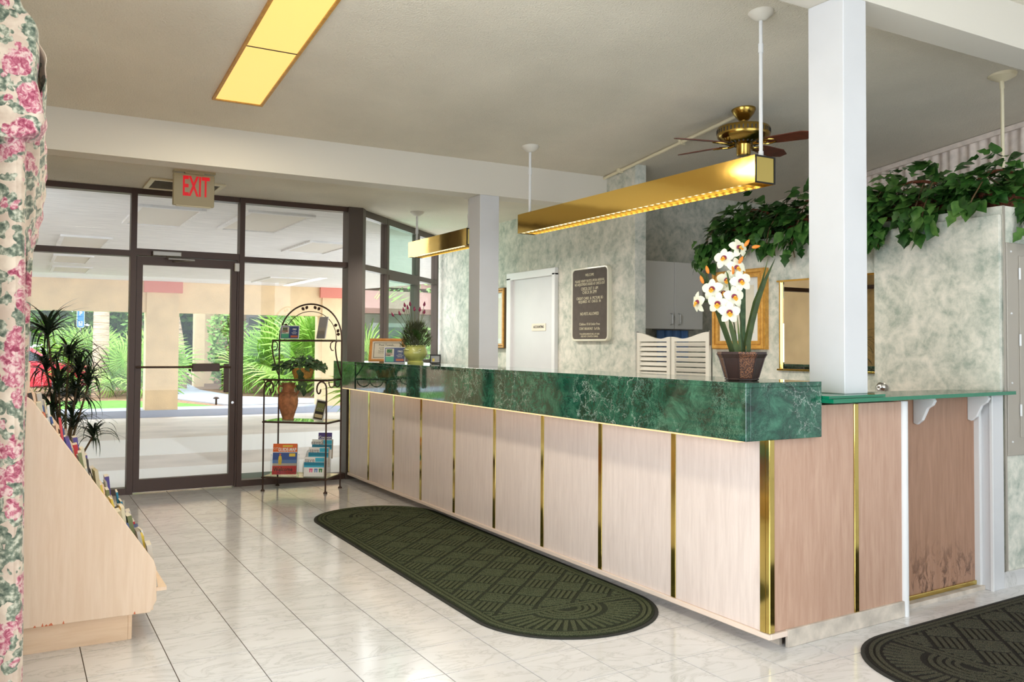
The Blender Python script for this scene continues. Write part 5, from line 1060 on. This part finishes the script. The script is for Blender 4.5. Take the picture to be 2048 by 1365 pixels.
# ---- vegetation
def fan_mesh(name, m, n=20, droop=.25):
    b = B()
    for i in range(n):
        a = -2.2+4.4*i/(n-1); d = Vector((math.sin(a), math.cos(a), 0)); s_ = Vector((d.y, -d.x, 0)); L = .8+.2*math.cos(a)
        vs = [Vector((0, 0, 0))]
        for t_, w in ((.35, .03), (.7, .026)): c = d*L*t_-Z3*droop*t_*t_*.6; vs += [c-s_*w, c+Z3*.012, c+s_*w]
        vs.append(d*L-Z3*droop); b.add(vs, [(0, 1, 2), (0, 2, 3), (1, 4, 5, 2), (2, 5, 6, 3), (4, 7, 5), (5, 7, 6)])
    return mesh(name, b, m)
fans = [fan_mesh('frond', 'palm_leaf', 20, .25), fan_mesh('frond', 'palm_leaf', 18, .5)]
def palmetto(label, x, y, h, spread, n, size, seed, group=None):
    rn = random.Random(seed); t = thing('palmetto', label, 'palm bush', (x, y, -.16), 0, group); pt = B()
    for i in range(n):
        a = rn.uniform(0, 2*PI); el = rn.uniform(.2, 1.3); d = Vector((math.cos(a)*math.cos(el), math.sin(a)*math.cos(el)*.8-.15, math.sin(el)))
        p = Vector((d.x*spread, d.y*spread, .1+d.z*h)); pt.tube([(0, 0, .05), p*.5+Z3*.06, p], .014, 4)
        inst('frond', rn.choice(fans), t, orient(p, d+Vector((0, -.2, -.1)), Vector((-d.x*.4, -1, .9)), size*rn.uniform(.75, 1.15), rn.uniform(-.6, .6)))
    obj('petiole', pt, 'palm_leaf', t, local=True); return t
for i, a in enumerate(((1.9, 27.0, 1.2, .8, 22, .75), (2.9, 26.0, 1.0, .8, 20, .7), (3.5, 27.5, 1.3, .8, 20, .8), (1.7, 29.5, 1.4, .9, 20, .8), (6.6, 26.2, 1.3, .8, 24, .9), (7.5, 25.0, 1.7, 1.0, 30, 1.0), (8.6, 24.0, 1.3, .9, 26, .9), (9.4, 25.4, 2.2, 1.1, 26, 1.1), (8.0, 27.2, 2.4, 1.2, 26, 1.2), (10.6, 23.4, 1.4, .8, 20, .8), (6.6, 17.0, 1.0, .6, 16, .6))):
    lab = ['low palmetto in the bed below the parking sign', 'feathery palmetto left of the tan column', 'palmetto directly behind the tan column', 'palmetto beside the red car', 'palmetto beside the path and building posts', 'large bright palmetto right of the entrance door', 'palmetto behind the urn on the rack', 'tall palmetto behind the arch of the rack', 'highest palmetto near the pale palm trunk', 'palmetto under the bungalow window', 'fan palm close outside the first angled window'][i]
    palmetto(lab, *a[:2], *a[2:], 40+i)
def palm(label, x, y, r, h, m='bark', lean=0):
    t = thing('palm_tree', label, 'palm tree', (x, y, -.16)); pts = [Vector((x+lean*f*f, y, -.16+h*f)) for f in [i/10 for i in range(11)]]
    obj('trunk', B().tube(pts, [r*(1.15-.25*i/10) for i in range(11)], 14), m, t, True)
    rg = B()
    for i in range(26): f = (i+.5)/26; rg.lathe([(r*1.0, -.02), (r*1.14-.1*r*f, 0), (r*1.0, .03)], Vector((x+lean*f*f, y, -.16+h*f)), 14)
    obj('leaf_scars', rg, 'bark' if m == 'bark' else m, t, True)
    rn = random.Random(int(x*10)); IM = MW[t].inverted()
    for i in range(16):
        a = rn.uniform(0, 2*PI); el = rn.uniform(-.3, 1.2); d = Vector((math.cos(a)*math.cos(el), math.sin(a)*math.cos(el), math.sin(el))); inst('frond', rn.choice(fans), t, IM @ orient(pts[-1]+d*.7, d, Z3, 1.2))
    return t
palm('straight pale palm trunk left of the entrance door post', 2.07, 26.0, .19, 4.6); palm('pale smooth palm trunk behind the iron rack arch', 9.2, 29.0, .33, 5.2, 'bark_pale'); palm('slender leaning palm trunk beside the garden building', 4.75, 29.5, .12, 4.4, 'bark', -.9); palm('shaggy palm trunk right of the entrance door', 7.9, 28.6, .28, 4.2)
def shrub(label, x, y, rx0, ry0, h, n, seed, size=.16, group=None, z0=-.16):
    rn = random.Random(seed); t = thing('shrub', label, 'shrub', (x, y, z0), 0, group); b = B(); bm_ = B()
    for i in range(n):
        d = Vector((rn.gauss(0, 1), rn.gauss(0, 1), rn.gauss(0, 1))).normalized(); r = rn.uniform(.72, 1.0)
        lump = 1+.18*math.sin(d.x*6+seed)*math.cos(d.z*5+d.y*4); p = Vector((d.x*rx0*r*lump, d.y*ry0*r*lump, h*.52+d.z*h*.5*r*lump)); q = Vector((rn.gauss(0, 1), rn.gauss(0, 1), rn.gauss(0, .7)+.3)).normalized(); w = q.orthogonal().normalized(); l_ = size*rn.uniform(.6, 1.3)
        b.add([p, p+q*l_*.5+w*l_*.28, p+q*l_, p+q*l_*.5-w*l_*.28], [(0, 1, 2, 3)])
    o = obj('foliage', b, 'shrub_leaf', t, local=True, kind='stuff')
    for i in range(5): bm_.tube([(0, 0, 0), (rn.uniform(-.3, .3)*rx0, rn.uniform(-.3, .3)*ry0, h*.35), (rn.uniform(-.7, .7)*rx0, rn.uniform(-.6, .6)*ry0, h*.8)], [.05, .035, .015], 6)
    obj('stem', bm_, 'bark', t, local=True); return t
for i, (x, y, a, c, h, n, lab) in enumerate(((-1.5, 36, 3.4, 2, 7.5, 7000, 'broad tree crown behind the red car'), (3.2, 37, 3.4, 2, 8, 8000, 'broad tree crown behind the straight palm trunk'), (7.6, 39.5, 3.0, 2, 8, 7000, 'tree crown above the garden building'), (12.5, 38, 3.6, 2, 8, 8000, 'tree crown behind the arch of the rack'), (17.5, 31, 3.8, 2, 7.5, 7000, 'tree crown above the bungalow roof'), (-3.4, 27.2, 1.1, .8, 1.2, 1500, 'low round shrub beyond the left end of the lawn'), (5.95, 28.6, .55, .5, 2.9, 1500, 'leafy shrub against the building posts'), (11.8, 27.4, 2.0, 1.2, 3.4, 2600, 'bush behind the right tan column'), (9.8, 20.9, 1.2, .7, 1.6, 1500, 'bright bush below the bungalow windows'), (4.2, 33.5, .8, .6, 3.4, 1400, 'dark bush at the end of the path'), (11.4, 21.8, 1.5, .8, 3.2, 2200, 'tall bush seen through the green tinted glass'), (-7, 33, 2.5, 1.6, 5, 2600, 'tree crown beyond the left end of the lawn'))):
    shrub(lab, x, y, a, c, h, n, 60+i, .18 if h < 4 else .46)
